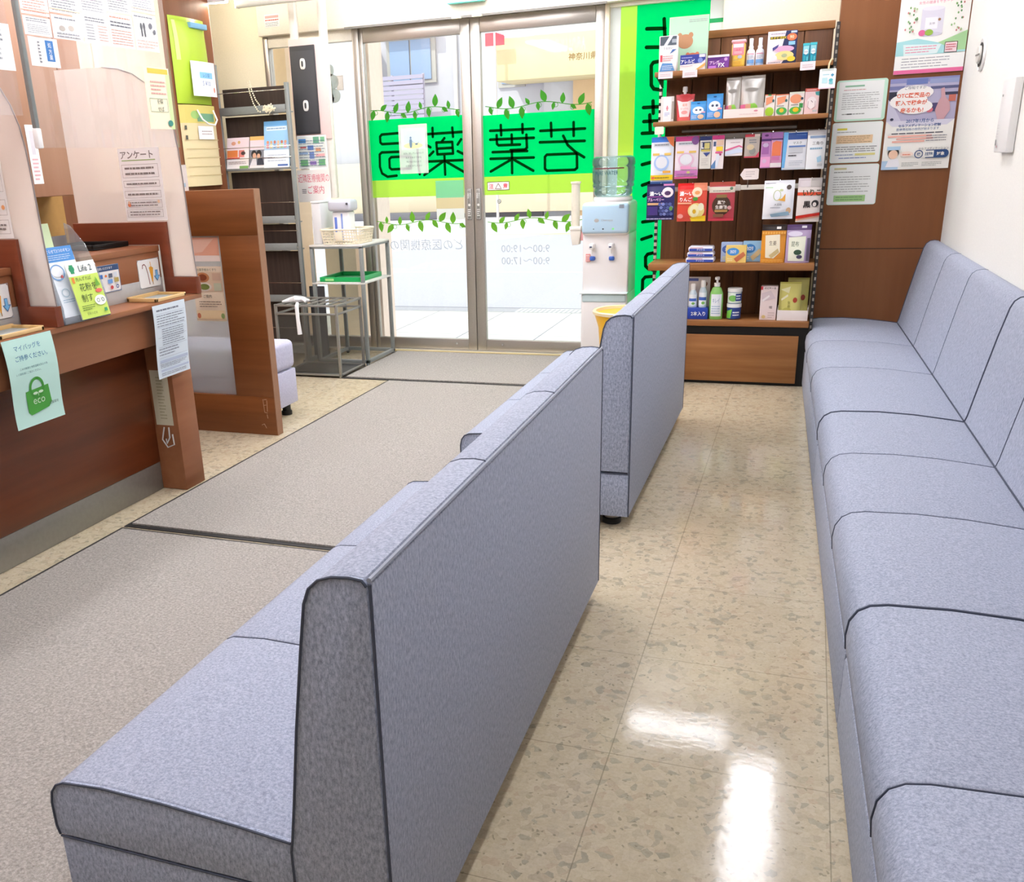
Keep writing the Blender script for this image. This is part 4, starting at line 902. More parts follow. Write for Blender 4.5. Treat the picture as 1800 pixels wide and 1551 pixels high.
b.tube([(-3.285, 5.46, 1.74), (-3.28, 5.46, 1.745), (-3.272, 5.462, 1.745)], .003, BEAD, 6)
solo('bead_chain', b, 'cream bead chain hanging in a tangle over the top rack tier', 'chain')

# ================================================================ board stand by the left window
t = thing('number_board', 'tall black number board hung on two white posts from the ceiling, by the left window', 'board', (-3.0, 5.72, 1.02))
for x in (-3.078, -2.878):
    b = B(); b.box(x - .022, x + .022, 5.71, 5.75, 1.04, 2.499, plain('white_post' + str(x), '#efe8dd', .5, 40, .03), .004); part('post', b, t, 'white square post')
b = B(); b.box(-3.11, -2.855, 5.695, 5.71, 1.40, 1.985, mat('#ecd2cc', .6), .004); part('backing_board', b, t, 'pale pink backing board')
b = B(); b.box(-3.098, -2.926, 5.683, 5.695, 1.432, 1.945, mat('#37373a', .55), .003); b.box(-3.09, -2.934, 5.681, 5.684, 1.444, 1.915, mat('#444447', .6), .002); bb = part('black_panel', b, t, 'tall black panel')
for z in (1.84, 1.60):
    oval = lambda w, h: [(-3.009 + w * math.copysign(abs(math.cos(a * math.pi / 12)) ** .7, math.cos(a * math.pi / 12)), z + h * math.copysign(abs(math.sin(a * math.pi / 12)) ** .7, math.sin(a * math.pi / 12))) for a in range(24)]
    b = B(); b.prism(oval(.0175, .032), 'y', 5.672, 5.681, mat('#ece9e2', .5), .001); b.prism(oval(.0065, .017), 'y', 5.6705, 5.673, mat('#4a4a4a', .6)); part('number_tile', b, bb, 'white zero tile')
poster('map_poster', 'colourful district map sheet below the black board', 'poster', FX(-3.10, -2.89, 1.225, 1.425, 5.69), [('r', .03, .03, .97, .97, '#e7ebe4')] + [('r', a, e, a + w, e + h_, cc) for a, e, w, h_, cc in ((.05, .1, .25, .12, '#4a8fd0'), (.55, .05, .2, .2, '#6fae8c'), (.8, .06, .14, .14, '#7cc090'), (.1, .32, .2, .06, '#d8706c'), (.35, .3, .2, .14, '#5c80c4'), (.62, .38, .18, .1, '#e0a070'), (.05, .5, .3, .06, '#9ab8d8'), (.4, .5, .16, .2, '#7890c8'), (.62, .56, .3, .08, '#e8b0b0'), (.08, .72, .25, .2, '#79b87c'), (.7, .72, .22, .2, '#6fb078'), (.4, .78, .22, .1, '#8c6cb0'))] + [('l', .05, .12, .95, .95, 10, '#6a7a90', .2)], r=.004)
poster('clinic_guide_sign', 'white sheet with bold red lettering below the map, by the left window', 'notice', FX(-3.12, -2.885, 1.02, 1.218, 5.69), [('t', '近隣医療機関の', .5, .26, .26, '#d8586c', 'c', .96), ('t', 'ご案内', .55, .62, .26, '#d8586c', 'c', .5), ('l', .12, .58, .26, .74, 3, '#6c6a6c', .5)], mat('#efe9e2', .7))
# stickers on the side window
b = B()
for x, z, r in ((-3.005, 1.825, .038), (-2.985, 1.755, .046), (-3.03, 1.735, .04), (-2.975, 1.67, .044), (-3.02, 1.655, .04)): b.lathe([(0, -.002), (r, -.002), (r, 0)], (x, 6.026, z), F_WHITE, 20, 'y')
b.tube([(-3.005, 6.02, 1.85), (-2.99, 6.02, 1.75), (-2.98, 6.02, 1.66)], .003, mat('#8c9a90', .6), 6)
solo('window_sticker', b, 'cluster of white round stickers on the left window beside the black board', 'sticker')
poster('window_card', 'small blank beige card stuck high on the left window near the door frame', 'card', FX(-2.955, -2.905, 1.70, 1.79, 6.026), [('b', .05, .05, .95, .95, .03, '#cfc6bc')], mat('#e3dcd2', .7))
poster('warning_label', 'small white label with red print on the box above the left window', 'label', FX(-3.40, -3.29, 2.10, 2.175, 5.939), [('r', .05, .1, .95, .3, '#d8a6a0'), ('l', .05, .35, .95, .55, 1, '#c05a52'), ('l', .05, .6, .95, .95, 3, '#8c8c8c', .35)])
t = thing('roller_blind', 'white rolled-up blind above the left window', 'blind', (-3.1, 5.52, 2.15))
b = B(); b.cyl((-3.335, 5.52, 2.182), (-2.74, 5.52, 2.182), .022, plain('blind_cloth', '#f3f1e6', .8, 80, .03), 20); part('roll', b, t)
for x in (-3.34, -2.735):
    b = B(); b.box(x - .006, x + .006, 5.50, 5.545, 2.16, 2.499, CREAMALU, .003); part('bracket', b, t)

# ================================================================ steel side table
t = thing('side_table', 'grey steel two-tier side table left of the glass doors', 'table', (-2.75, 5.65, 0)); X0, X1, Y0, Y1 = -2.93, -2.585, 5.45, 5.86; s = .011
for x in (X0, X1):
    for y in (Y0, Y1):
        b = B(); b.box(x - s, x + s, y - s, y + s, .006, .755, GREYP, .002); b.lathe([(0, 0), (.009, 0), (.009, .007)], (x, y, 0), BLACK, 10); part('leg', b, t)
for z, nm in ((.030, 'bottom_rail'), (.755, 'top_rail')):
    b = B(); b.box(X0 - s, X1 + s, Y0 - s, Y0 + s, z - s, z + s, GREYP, .002); b.box(X0 - s, X1 + s, Y1 - s, Y1 + s, z - s, z + s, GREYP, .002); b.box(X0 - s, X0 + s, Y0, Y1, z - s, z + s, GREYP, .002); b.box(X1 - s, X1 + s, Y0, Y1, z - s, z + s, GREYP, .002); part(nm, b, t)
for z in (.768, .535):
    b = B(); b.box(X0 - .012, X1 + .012, Y0 - .012, Y1 + .012, z - .012, z, plain('pale_shelf' + str(z), '#dedcd6', .35, 60, .03), .003); part('shelf_board', b, t)
t = thing('basket', 'cream perforated plastic basket on the side table', 'basket', (-2.73, 5.55, .77)); BK = mat('#eadfc6', .45); b = B()
def wall_grid(p0, p1, z0, z1, fl):
    p0, p1 = Vector(p0), Vector(p1); L = (p1 - p0).length; n = int(L / .018); d = (p1 - p0).normalized(); o = Vector((d.y, -d.x, 0)) * fl
    for i in range(n + 1):
        a = p0 + d * (L * i / n); b.tube([a + Vector((0, 0, z0)), a + o + Vector((0, 0, z1))], .0028, BK, 5)
    for j in range(6):
        f = j / 5; b.tube([p0 + o * f + Vector((0, 0, z0 + (z1 - z0) * f)), p1 + o * f + Vector((0, 0, z0 + (z1 - z0) * f))], .003 if j < 5 else .006, BK, 6)
bx0, bx1, by0, by1 = -2.845, -2.605, 5.462, 5.66
wall_grid((bx0, by0, 0), (bx1, by0, 0), .772, .858, .018); wall_grid((bx1, by0, 0), (bx1, by1, 0), .772, .858, .018); wall_grid((bx1, by1, 0), (bx0, by1, 0), .772, .858, .018); wall_grid((bx0, by1, 0), (bx0, by0, 0), .772, .858, .018)
b.box(bx0, bx1, by0, by1, .769, .774, BK); part('basket_wall', b, t)
b = B(); b.box(-2.755, -2.705, 5.440, 5.455, .79, .845, BK, .003); part('label_plate', b, t)
t = thing('hand_sanitizer_dispenser', 'white hand sanitizer dispenser with a grey head, in the basket', 'dispenser', (-2.74, 5.57, .776))
b = B(); b.box(-2.81, -2.69, 5.53, 5.62, .776, .965, mat('#f4f4f6', .3), .012, 3); part('body', b, t)
b = B(); b.box(-2.825, -2.665, 5.50, 5.625, .965, 1.035, mat('#c6c7d2', .35), .02, 4); b.lathe([(0, -.006), (.007, -.006), (.007, 0)], (-2.685, 5.50, 1.01), mat('#55565c', .4), 12, 'y'); part('pump_head', b, t, 'grey pump head')
b = B(); b.box(-2.79, -2.775, 5.522, 5.53, .80, .93, mat('#5f78c8', .5), .002); b.box(-2.745, -2.735, 5.522, 5.53, .79, .95, mat('#8ea2dc', .5), .002); part('label', b, t, 'blue label stripes')
b = B(); b.box(-2.937, -2.874, 5.50, 5.705, .769, 1.02, mat('#dcdcdd', .4), .006); b.box(-2.939, -2.872, 5.495, 5.707, 1.02, 1.03, mat('#f2f2f2', .35), .003)
solo('file_box', b, 'pale grey upright file box on the left of the side table', 'box')
t = thing('plastic_tray', 'shallow green plastic tray on the lower tier of the side table', 'tray', (-2.74, 5.62, .535))
b = B(); GT = mat('#18a858', .35); b.box(-2.90, -2.61, 5.47, 5.80, .5355, .540, GT, .002)
for q in ((-2.90, -2.892, 5.47, 5.80), (-2.618, -2.61, 5.47, 5.80), (-2.892, -2.618, 5.47, 5.478), (-2.892, -2.618, 5.792, 5.80)): b.box(*q, .539, .565, GT, .002)
part('tray_body', b, t); b = B(); b.box(-2.86, -2.80, 5.468, 5.4705, .541, .556, mat('#9ad48a', .5)); part('label', b, t, 'pale green label')
b = B(); b.box(-3.055, -2.945, 5.60, 5.615, 0.001, .49, mat('#4c4c50', .5), .004); solo('dark_panel', b, 'dark grey panel standing behind the umbrella stand, beside the rack', 'panel')

# ================================================================ umbrella stand
t = thing('umbrella_stand', 'steel wire umbrella stand with a grid top, by the far mat', 'umbrella stand', (-2.82, 5.26, 0)); X0, X1, Y0, Y1 = -3.02, -2.605, 5.09, 5.425; q = .008
for x in (X0, X1):
    for y in (Y0, Y1):
        b = B(); b.box(x - q, x + q, y - q, y + q, .004, .448, WIRE, .0015); part('corner_post', b, t)
for z in (.018, .39, .44):
    b = B(); b.box(X0, X1, Y0 - q, Y0 + q, z - q * .7, z + q * .7, WIRE, .001); b.box(X0, X1, Y1 - q, Y1 + q, z - q * .7, z + q * .7, WIRE, .001); b.box(X0 - q, X0 + q, Y0, Y1, z - q * .7, z + q * .7, WIRE, .001); b.box(X1 - q, X1 + q, Y0, Y1, z - q * .7, z + q * .7, WIRE, .001); part('frame_ring', b, t)
for i in range(1, 6):
    b = B(); x = X0 + (X1 - X0) * i / 6; b.box(x - .006, x + .006, Y0, Y1, .437, .446, WIRE, .001); part('grid_bar', b, t)
b = B(); b.box(X0, X1, Y0 + (Y1 - Y0) * .5 - .006, Y0 + (Y1 - Y0) * .5 + .006, .437, .446, WIRE, .001); part('grid_bar', b, t)
b = B(); b.box(X0 + .005, X1 - .005, Y0 + .005, Y1 - .005, .008, .016, mat('#3a3a3a', .4), .002); part('drip_tray', b, t, 'dark drip tray')
b = B(); b.box(X0 + .008, X1 - .008, Y0 + .002, Y0 + .004, .03, .385, glassy('smoky_mesh', '#dddcd8', 1, .05, .14, .3, '#a8a6a2')); part('mesh_panel', b, t, 'grey see-through mesh side')
b = B(); rr = random.Random(3); pts = [(-3.0, 5.14, .455), (-2.96, 5.17, .462), (-2.92, 5.16, .470), (-2.88, 5.20, .462), (-2.86, 5.23, .452)]; WB = mat('#f2f2f4', .4)
b.tube(pts, [.006, .016, .02, .018, .008], WB, 8); b.tube([(-2.99, 5.2, .452), (-2.93, 5.22, .462), (-2.87, 5.17, .472), (-2.84, 5.15, .455)], [.005, .013, .014, .006], WB, 8)
b.tube([(-2.862, 5.085, .458), (-2.86, 5.068, .44), (-2.858, 5.066, .36), (-2.853, 5.067, .27)], [.010, .013, .012, .015], WB, 8)
solo('plastic_bag', b, 'crumpled white plastic bag strip on top of the umbrella stand', 'plastic bag')
# ================================================================ signs on the doors and header
poster('door_notice', 'white notice with a walker and a dog, stuck over the lettering on the left door', 'notice', FX(-2.534, -2.334, 1.167, 1.468, 6.0262), [('r', .08, .08, .92, .5, '#dfe8ea'), ('r', .18, .1, .82, .42, '#c9dfe8'), ('e', .5, .43, .34, .06, '#e9e2a8'), ('e', .42, .27, .035, .025, '#6c8aa0'), ('p', [(.38, .30), (.46, .30), (.47, .40), (.45, .47), (.39, .47), (.37, .40)], '#6c8aa0'), ('s', [(.46, .33), (.56, .38)], .0015, '#6c8aa0'), ('e', .62, .40, .05, .018, '#6c8aa0'), ('s', [(.65, .39), (.70, .36)], .002, '#6c8aa0'),
    ('t', '道路に面していますので', .5, .585, .04, '#8a8c90', 'c', .74), ('t', 'おすすめドアから', .5, .67, .04, '#8a8c90', 'c', .7), ('t', '飛び出さないよう', .5, .755, .04, '#8a8c90', 'c', .7), ('t', 'お気をつけください', .5, .84, .04, '#8a8c90', 'c', .72)], F_PAPER, r=.004)
poster('faded_notice', 'pale see-through notice under the lettering on the left door, beside the pull plate', 'notice', FX(-2.289, -2.096, .873, 1.116, 6.0262), [('r', 0, 0, 1, .44, film('pale_green_print', '#a9ecc4', .6)), ('r', 0, .44, 1, .72, film('pale_sand_print', '#f3e6c0', .6))], F_PAPER)
poster('caution_sticker', 'white and red caution sticker on the right door', 'sticker', FX(-1.935, -1.788, 1.045, 1.098, 6.0262), [('b', 0, 0, 1, 1, .02, '#b9a8a4'), ('t', '注', .18, .5, .6, '#e0566a', 'c', .2, True), ('t', '意', .82, .5, .6, '#e0566a', 'c', .2, True), ('p', [(.5, .12), (.66, .85), (.34, .85)], '#8a7c78'), ('p', [(.5, .3), (.61, .77), (.39, .77)], '#efe4e0')], mat('#efe4e0', .5))
b = B(); b.lathe([(0, -.003), (.0125, -.003), (.014, 0)], (-1.857, 6.0262, .978), mat('#8a8c84', .5), 20, 'y'); decor(b, FX(-1.869, -1.845, .966, .990, 6.0228), [('e', .5, .5, .42, .42, '#d9dcd4'), ('l', .2, .3, .8, .7, 2, '#7c8078')]); solo('round_sticker', b, 'small round grey sticker below the caution sticker on the right door', 'sticker')
t = thing('door_sensor', 'white automatic door sensor box above the glass doors', 'sensor', (-2.0, 5.915, 2.118))
b = B(); b.box(-2.13, -1.875, 5.885, 5.929, 2.122, 2.2, WHITEP, .008); part('housing', b, t)
b = B(); b.box(-2.115, -1.89, 5.882, 5.925, 2.117, 2.124, mat('#4fb8a0', .3), .001); part('sensor_lens', b, t, 'teal lens strip')
for x, w in ((-2.075, 'left'), (-1.945, 'right')):
    b = B(); b.box(x - .03, x + .03, 5.915, 5.94, 2.040, 2.052, mat('#e9e2c4', .5), .003); solo('door_stop', b, f'small cream stop block under the door header, {w} of the meeting stiles', 'door stop', 'stops under the header')

# ================================================================ water dispenser
t = thing('water_dispenser', 'white floor water dispenser with a pale blue front panel, by the green window film', 'water dispenser', (-1.09, 5.74, 0)); X0, X1, Y0, Y1 = -1.228, -.953, 5.60, 5.89; DW = mat('#f1eeee', .25); DB = mat('#bcdaf0', .2)
b = B(); b.box(X0, X1, Y0, Y1, .03, .46, DW, .015, 3); b.box(X0 + .002, X1 - .002, Y0 + .025, Y1, .45, .80, DW, .010, 3); b.box(X0, X1, Y0, Y1, .79, .975, DW, .022, 4); b.lathe([(.105, .97), (.115, .985), (.110, 1.0), (.08, 1.003)], (-1.075, 5.745, 0), DW, 32)
b.box(X0 + .01, X1 - .01, Y0 + .02, Y1 - .01, 0.001, .03, mat('#9a9a9c', .5)); part('body', b, t)
b = B(); b.box(X0 + .003, X1 - .003, Y0 - .014, Y0 + .02, .803, .968, DB, .016, 4); fp = part('front_panel', b, t, 'pale blue front panel')
b = B(); decor(b, FX(X0, X1, .80, .97, Y0 - .0145), [('e', .33, .55, .05, .06, '#b9b6b4'), ('t', 'Clearaqua', .55, .55, .09, '#b0aeae', 'c', .3), ('e', .27, .83, .012, .018, '#3c4450'), ('e', .47, .83, .018, .025, '#3c4450'), ('r', .80, .04, .9, .16, '#8c98a6')]); b2 = [q for q in ()]
part('panel_marks', b, fp)
b = B(); decor(b, FX(X0, X1, .80, .97, Y0 - .0145), [('e', .68, .83, .025, .035, '#8ff0a0')]); part('status_light', b, fp, 'green status light')
for x in (-1.165, -1.052):
    b = B(); b.box(x - .014, x + .014, Y0 - .03, Y0 + .03, .715, .748, mat('#f4f4f4', .3), .008, 3); b.cyl((x, Y0 - .018, .72), (x, Y0 - .018, .69), .009, mat('#f0f0f0', .3), 12); b.box(x - .008, x + .006, Y0 - .034, Y0 - .028, .725, .733, mat('#34406c', .4), .002); tp = part('tap', b, t)
    b = B(); b.box(x - .016, x + .017, Y0 + .008, Y0 + .027, .647, .672, mat('#3f6cc8', .35), .008, 3); part('lever', b, tp, 'blue push lever')
b = B(); b.box(-1.205, -1.178, Y0 + .018, Y0 + .0262, .64, .685, mat('#e58a86', .5), .002); decor(b, FX(-1.205, -1.178, .64, .685, Y0 + .018), [('r', .1, .1, .9, .3, '#f4cfc9'), ('l', .1, .35, .9, .95, 3, '#f4dad6')]); part('hot_label', b, t, 'red hot-water label')
b = B(); b.box(X0 + .006, X1 - .006, Y0 - .004, Y0 + .02, .405, .455, mat('#c9dde2', .25), .010, 3); b.box(X0 - .006, X1 + .002, Y0 - .016, Y0 + .05, .455, .466, mat('#e4f0f4', .25), .005, 3); part('drip_tray', b, t, 'pale blue drip tray')
WB_ = glassy('blue_water_bottle', '#e6f6fa', 1, .07, .10, .02, '#d8f2f8')
t = thing('water_bottle', 'clear blue upturned water bottle on top of the dispenser', 'water bottle', (-1.075, 5.745, 1.0))
b = B(); b.lathe([(.06, 1.001), (.095, 1.002), (.108, 1.015), (.112, 1.03), (.107, 1.04), (.108, 1.05), (.117, 1.055), (.120, 1.066), (.116, 1.078), (.121, 1.09), (.122, 1.16), (.118, 1.168), (.123, 1.178), (.123, 1.20), (.117, 1.215), (.10, 1.224), (0, 1.224)], (-1.075, 5.745, 0), WB_, 40); part('bottle_wall', b, t)
b = B(); N = 20; frb = Fr((-1.075 - .122, 5.745, 1.165), (1, 0, 0), (0, 0, -1), .244, .06, lambda u, v: .1235 * math.sin(math.acos(max(-1, min(1, 2 * u - 1)))))
decor(b, frb, [('r', .12, .05, .82, .16, '#7c3a48')]); decor(b, frb, [('t', 'PURE WATER', .42, .52, .36, '#2f6470', 'c', .56)]); part('printed_band', b, t, 'dark red stripe and lettering')
t = thing('cup_dispenser', 'cream paper cup tube dispenser at the left side of the water dispenser', 'cup dispenser', (-1.275, 5.66, .735))
b = B(); b.lathe([(.025, .83), (.025, 1.08), (.030, 1.082), (.030, 1.092), (0, 1.094)], (-1.277, 5.66, 0), plain('cream_tube', '#e9e2d0', .4, 60, .03), 24); part('cup_tube', b, t)
b = B(); b.prism([(-1.302, .838), (-1.240, .838), (-1.240, .80), (-1.252, .738), (-1.29, .735), (-1.302, .80)], 'y', 5.63, 5.69, mat('#efe9de', .35), .004); b.box(-1.306, -1.238, 5.625, 5.695, .82, .842, mat('#f4f0e8', .35), .004); part('holder', b, t)
b = B(); b.box(-1.244, -1.2285, 5.645, 5.675, .76, .81, mat('#f2b6b8', .5), .003); part('mounting_pad', b, t, 'pink mounting pad')
t = thing('bucket', 'yellow plastic tub with a pale rim between the couch and the water dispenser', 'tub', (-.90, 5.22, 0))
b = B(); b.lathe([(0, .0), (.10, .0), (.115, .01), (.14, .33), (.165, .41)], (-.90, 5.22, 0), mat('#ffc310', .3), 32); part('tub_wall', b, t)
b = B(); b.lathe([(.16, .405), (.172, .408), (.174, .422), (.168, .428), (.155, .425), (.14, .34)], (-.90, 5.22, 0), mat('#f6e2b4', .35), 32); part('rim', b, t, 'pale rim')

# ================================================================ product shelves
t = thing('product_shelf', 'brown plank shelving unit with slotted uprights and pharmacy goods', 'shelf', (-.37, 5.49, 0)); SX0, SX1, SY0, SY1 = -.80, .053, 5.35, 5.615
b = B(); n = 6
for i in range(n):
    xa = -.775 + i * .1365; b.box(xa + .002, xa + .1345, 5.618, 5.64, .30, 1.60 if i < 1 else 1.787, W_BK, .002)
b.box(-.773, .045, 5.64, 5.65, .30, 1.60, W_BK); b.box(-.583, .045, 5.64, 5.65, 1.60, 1.80, W_BK); b.box(-.585, .05, 5.612, 5.65, 1.787, 1.824, W_SH, .002); part('back_planks', b, t)
for z, th in ((1.623, .024), (1.383, .022), (.656, .036), (.352, .030)):
    b = B(); b.box(SX0, SX1, SY0, SY1, z - th, z, W_SH, .003); part('shelf_board', b, t)
for x, y in ((-.795, 5.60), (.066, 5.372), (-.795, 5.372), (.066, 5.60)):
    top = 1.79 if x > 0 else 1.60
    if x < 0 and y < 5.4: continue
    b = B(); b.box(x - .012, x + .004, y - .010, y + .010, 0.001, top, mat('#c9c4ba', .4, .4) if x < 0 else mat('#2a2725', .4, .3), .001)
    for i in range(int(top / .036)): b.box(x - (.0128 if x < 0 else .008), x + (.0046 if x < 0 else .0005), y - .0104, y - .0098, .03 + i * .036, .046 + i * .036, BLACK if x < 0 else mat('#8d877e', .4, .3))
    part('slotted_upright', b, t, 'slotted steel upright')
b = B(); b.box(.055, .069, 5.384, 5.64, .001, 1.785, BLKSTEEL); part('side_panel', b, t, 'black side panel')
for z, th in ((1.623, .024), (1.383, .022), (.656, .036), (.352, .030)):
    for x in (-.79, .045):
        b = B(); b.prism([(5.36, z - th), (5.60, z - th), (5.60, z - th - .04), (5.56, z - th - .035)], 'x', x - .003, x + .003, BLKSTEEL); part('bracket', b, t, 'black steel bracket')
b = B(); b.box(SX0, .008, 5.35, 5.366, .018, .275, W_SH, .002); dr = part('drawer_front', b, t)
b = B(); b.box(SX0 - .002, .054, 5.368, 5.61, 0.001, .318, BLKSTEEL); part('base_box', b, t, 'black base box')
b = B(); b.cyl((-.66, 5.44, 1.333), (-.09, 5.44, 1.328), .0085, mat('#6f6760', .4, .4), 12); part('hanging_rod', b, t, 'grey hanging rod')
b = B(); b.box(-.78, .05, 5.46, 5.468, 1.286, 1.312, mat('#8d8780', .5, .2), .002); part('hook_rail', b, t, 'grey hook rail')
b = B(); b.box(-.72, .05, 5.455, 5.463, 1.028, 1.052, mat('#e9e3d8', .5), .002); b.box(-.385, -.345, 5.448, 5.456, 1.024, 1.056, mat('#d8d0c6', .5), .003); part('hook_rail', b, t, 'cream hook rail')
for x, z in [(-.752, 1.30), (-.626, 1.30), (-.53, 1.296), (-.468, 1.296), (-.388, 1.28), (-.30, 1.294), (-.2, 1.30), (-.09, 1.296), (.016, 1.30)] + [(-.751, 1.066), (-.585, 1.063), (-.432, 1.066), (-.148, 1.064), (.004, 1.07)]:
    b = B(); b.tube([(x, 5.462, z + .005), (x, 5.41, z + .004), (x, 5.385, z + .010)], .0022, CHROME, 6); part('hook', b, t, 'thin steel hook')

# goods
def box_pack(k, y, dep, base, items, label, cat='box', name='medicine_box', group=None, rough=.4):
    x0, x1, z0, z1 = k; b = B(); b.box(x0, x1, y, y + dep, z0, z1, colm(base, rough), .0015, 1); decor(b, FX(x0, x1, z0, z1, y), items, rough=rough); return solo(name, b, label, cat, group)
def pouch(k, y, dep, base, items, label, cat='pouch', name='snack_pouch', stand=False, group=None, rough=.3, back=None):
    x0, x1, z0, z1 = k
    if stand: bl = lambda u, v: dep * (math.sin(math.pi * u) ** .55 if 0 < u < 1 else 0) * min(1, max(0, (v - .08) * 1.5)) ** .7
    else: bl = lambda u, v: dep * (math.sin(math.pi * u) ** .6 if 0 < u < 1 else 0) * (math.sin(math.pi * min(1, max(0, (v - .10) / .84))) ** .6 if .10 < v < .94 else 0)
    b = B(); m = colm(base, rough); fr = FX(x0, x1, z0, z1, y, bl); nu, nv = 12, 16
    g = [fr.p(i / nu, j / nv) for j in range(nv + 1) for i in range(nu + 1)]; h = [Vector((p.x, 2 * y - p.y + .0008, p.z)) for p in g]; W = nu + 1
    b.add(g, [(j * W + i, (j + 1) * W + i, (j + 1) * W + i + 1, j * W + i + 1) for j in range(nv) for i in range(nu)], m)
    b.add(h, [(j * W + i, j * W + i + 1, (j + 1) * W + i + 1, (j + 1) * W + i) for j in range(nv) for i in range(nu)], colm(back or base, rough))
    if stand: b.add([g[nv * W + i] for i in range(W)] + [h[nv * W + i] for i in range(W)], [(i + 1, i, W + i, W + i + 1) for i in range(nu)], m)
    decor(b, fr, items, k=.001, rough=rough); return solo(name, b, label, cat, group)
Z1, Z2, Z5, Z6 = 1.6235, 1.3835, .6565, .3525; YF = 5.42
# top tier
poster('picture_card', 'pale green card with brown and orange shapes, standing behind the boxes on the top tier', 'card', Fr((-.757, 5.52, 1.892), (1, 0, 0), (0, -.02, -1), .20, .266), [('p', [(.02, .0), (1, .0), (1, 1), (.1, 1)], '#bfe4c8'), ('l', .5, .06, .98, .12, 2, '#a9b4ae', .4), ('e', .42, .45, .20, .13, '#c4906a'), ('e', .28, .34, .06, .05, '#c4906a'), ('e', .56, .34, .06, .05, '#c4906a'), ('e', .62, .80, .2, .14, '#dc8060'), ('e', .5, .69, .05, .04, '#dc8060'), ('e', .74, .69, .05, .04, '#dc8060')], mat('#c9ead2', .5), th=.003)
box_pack((-.791, -.70, Z1, 1.797), YF, .05, '#eef0f3', [('r', .05, .02, .95, .26, '#59646f'), ('p', [(.55, .02), (.75, .02), (.45, .26), (.25, .26)], '#dfe6ec'), ('r', .7, .1, .95, .2, '#aab4be'), ('t', 'うるおい', .5, .34, .06, '#7a7f86', 'c', .7), ('p', [(.75, .38), (.97, .38), (.6, .5)], '#3f6cae'), ('r', .08, .52, .2, .7, '#d8505c'), ('l', .22, .53, .8, .7, 3, '#d89a9a', .35), ('p', [(.2, .74), (.75, .76), (.9, .96), (.05, .97)], '#5c94d0'), ('l', .2, .8, .8, .94, 3, '#dce8f4', .3)], 'tall silver and white medicine box at the left end of the top tier')
box_pack((-.678, -.553, Z1, 1.697), YF - .03, .05, '#f3eff0', [('p', [(0, 0), (1, 0), (1, .35), (.85, .55), (0, .62)], '#33409c'), ('t', 'アレルビ', .3, .42, .26, '#ffffff', 'c', .55, True), ('e', .8, .4, .1, .17, '#7f92d8'), ('l', .05, .12, .5, .24, 1, '#aab4e4'), ('r', .75, .02, .98, .2, '#e3dff0'), ('p', [(1, .55), (1, .75), (.7, 1), (.6, 1)], '#e8b060'), ('r', .02, .68, .5, .72, '#d9c9d4')], 'white medicine box with a navy blue top, second on the top tier')
box_pack((-.542, -.438, Z1, 1.687), YF - .02, .04, '#7a3fa0', [('r', 0, 0, 1, .16, '#efe6f2'), ('p', [(0, .16), (.8, .16), (.5, .4), (0, .4)], '#5b2a80'), ('t', 'アレグ', .32, .55, .3, '#f0d8f4', 'c', .45, True), ('r', .05, .78, .4, .96, '#c07ad8'), ('t', 'FX', .66, .75, .3, '#ffffff', 'c', .3, True), ('e', .85, .35, .08, .12, '#cfa0de')], 'small purple medicine box on the top tier')
t = thing('powder_container', 'tall pink and yellow container on the top tier', 'container', (-.397, 5.45, Z1))
b = B(); x0, x1 = -.432, -.362; b.box(x0 + .002, x1 - .002, YF, YF + .05, Z1, 1.742, mat('#f1cd57', .35), .014, 3); decor(b, FX(x0 + .01, x1 - .01, Z1 + .004, 1.738, YF), [('r', -.06, .0, 1.06, .52, '#ef8f9c'), ('r', .02, .05, .98, .2, '#f6dfe6'), ('t', 'ムヒ', .5, .29, .1, '#e05070', 'c', .7, True), ('l', .1, .36, .9, .46, 2, '#f6dfe6'), ('e', .68, .60, .22, .07, '#b9c4d8'), ('t', '虫さされ', .34, .72, .06, '#6f7a9c', 'c', .5), ('l', .1, .78, .8, .9, 2, '#d9a840')]); part('container_body', b, t)
b = B(); b.box(x0, x1, YF - .001, YF + .051, 1.738, 1.752, mat('#f4b9c0', .35), .005); part('lid', b, t, 'pale pink lid')
for i, (xc, lab) in enumerate(((-.3375, 'left'), (-.2935, 'right'))):
    t = thing('spray_bottle', f'white spray bottle with a blue label on the top tier, {lab} of a pair', 'spray bottle', (xc, 5.445, Z1), 'pair of spray bottles')
    b = B(); b.lathe([(0, 0), (.019, 0), (.0205, .003), (.0205, .062), (.018, .074), (.011, .082), (0, .083)], (xc, 5.445, Z1), mat('#f2f3f7', .3), 20); part('bottle_body', b, t)
    b = B(); b.lathe([(.0108, .082), (.0118, .084), (.0118, .094), (.009, .097), (.0095, .128), (.008, .131), (0, .131)], (xc, 5.445, Z1), mat('#fafafa', .3), 18); part('cap', b, t, 'white pump cap')
    b = B(); f = Fr((xc - .0205, 5.445, Z1 + .062), (1, 0, 0), (0, 0, -1), .041, .06, lambda u, v: .0207 * math.sin(math.acos(max(-1, min(1, 2 * u - 1))))); decor(b, f, [('r', .1, .02, .9, .1, '#d89ab0'), ('r', .08, .5, .92, .8, '#6fa3da'), ('l', .15, .15, .85, .45, 3, '#b0b8cc'), ('r', .08, .82, .92, .95, '#a9c8ea')], k=.0004); part('label', b, t, 'blue label')
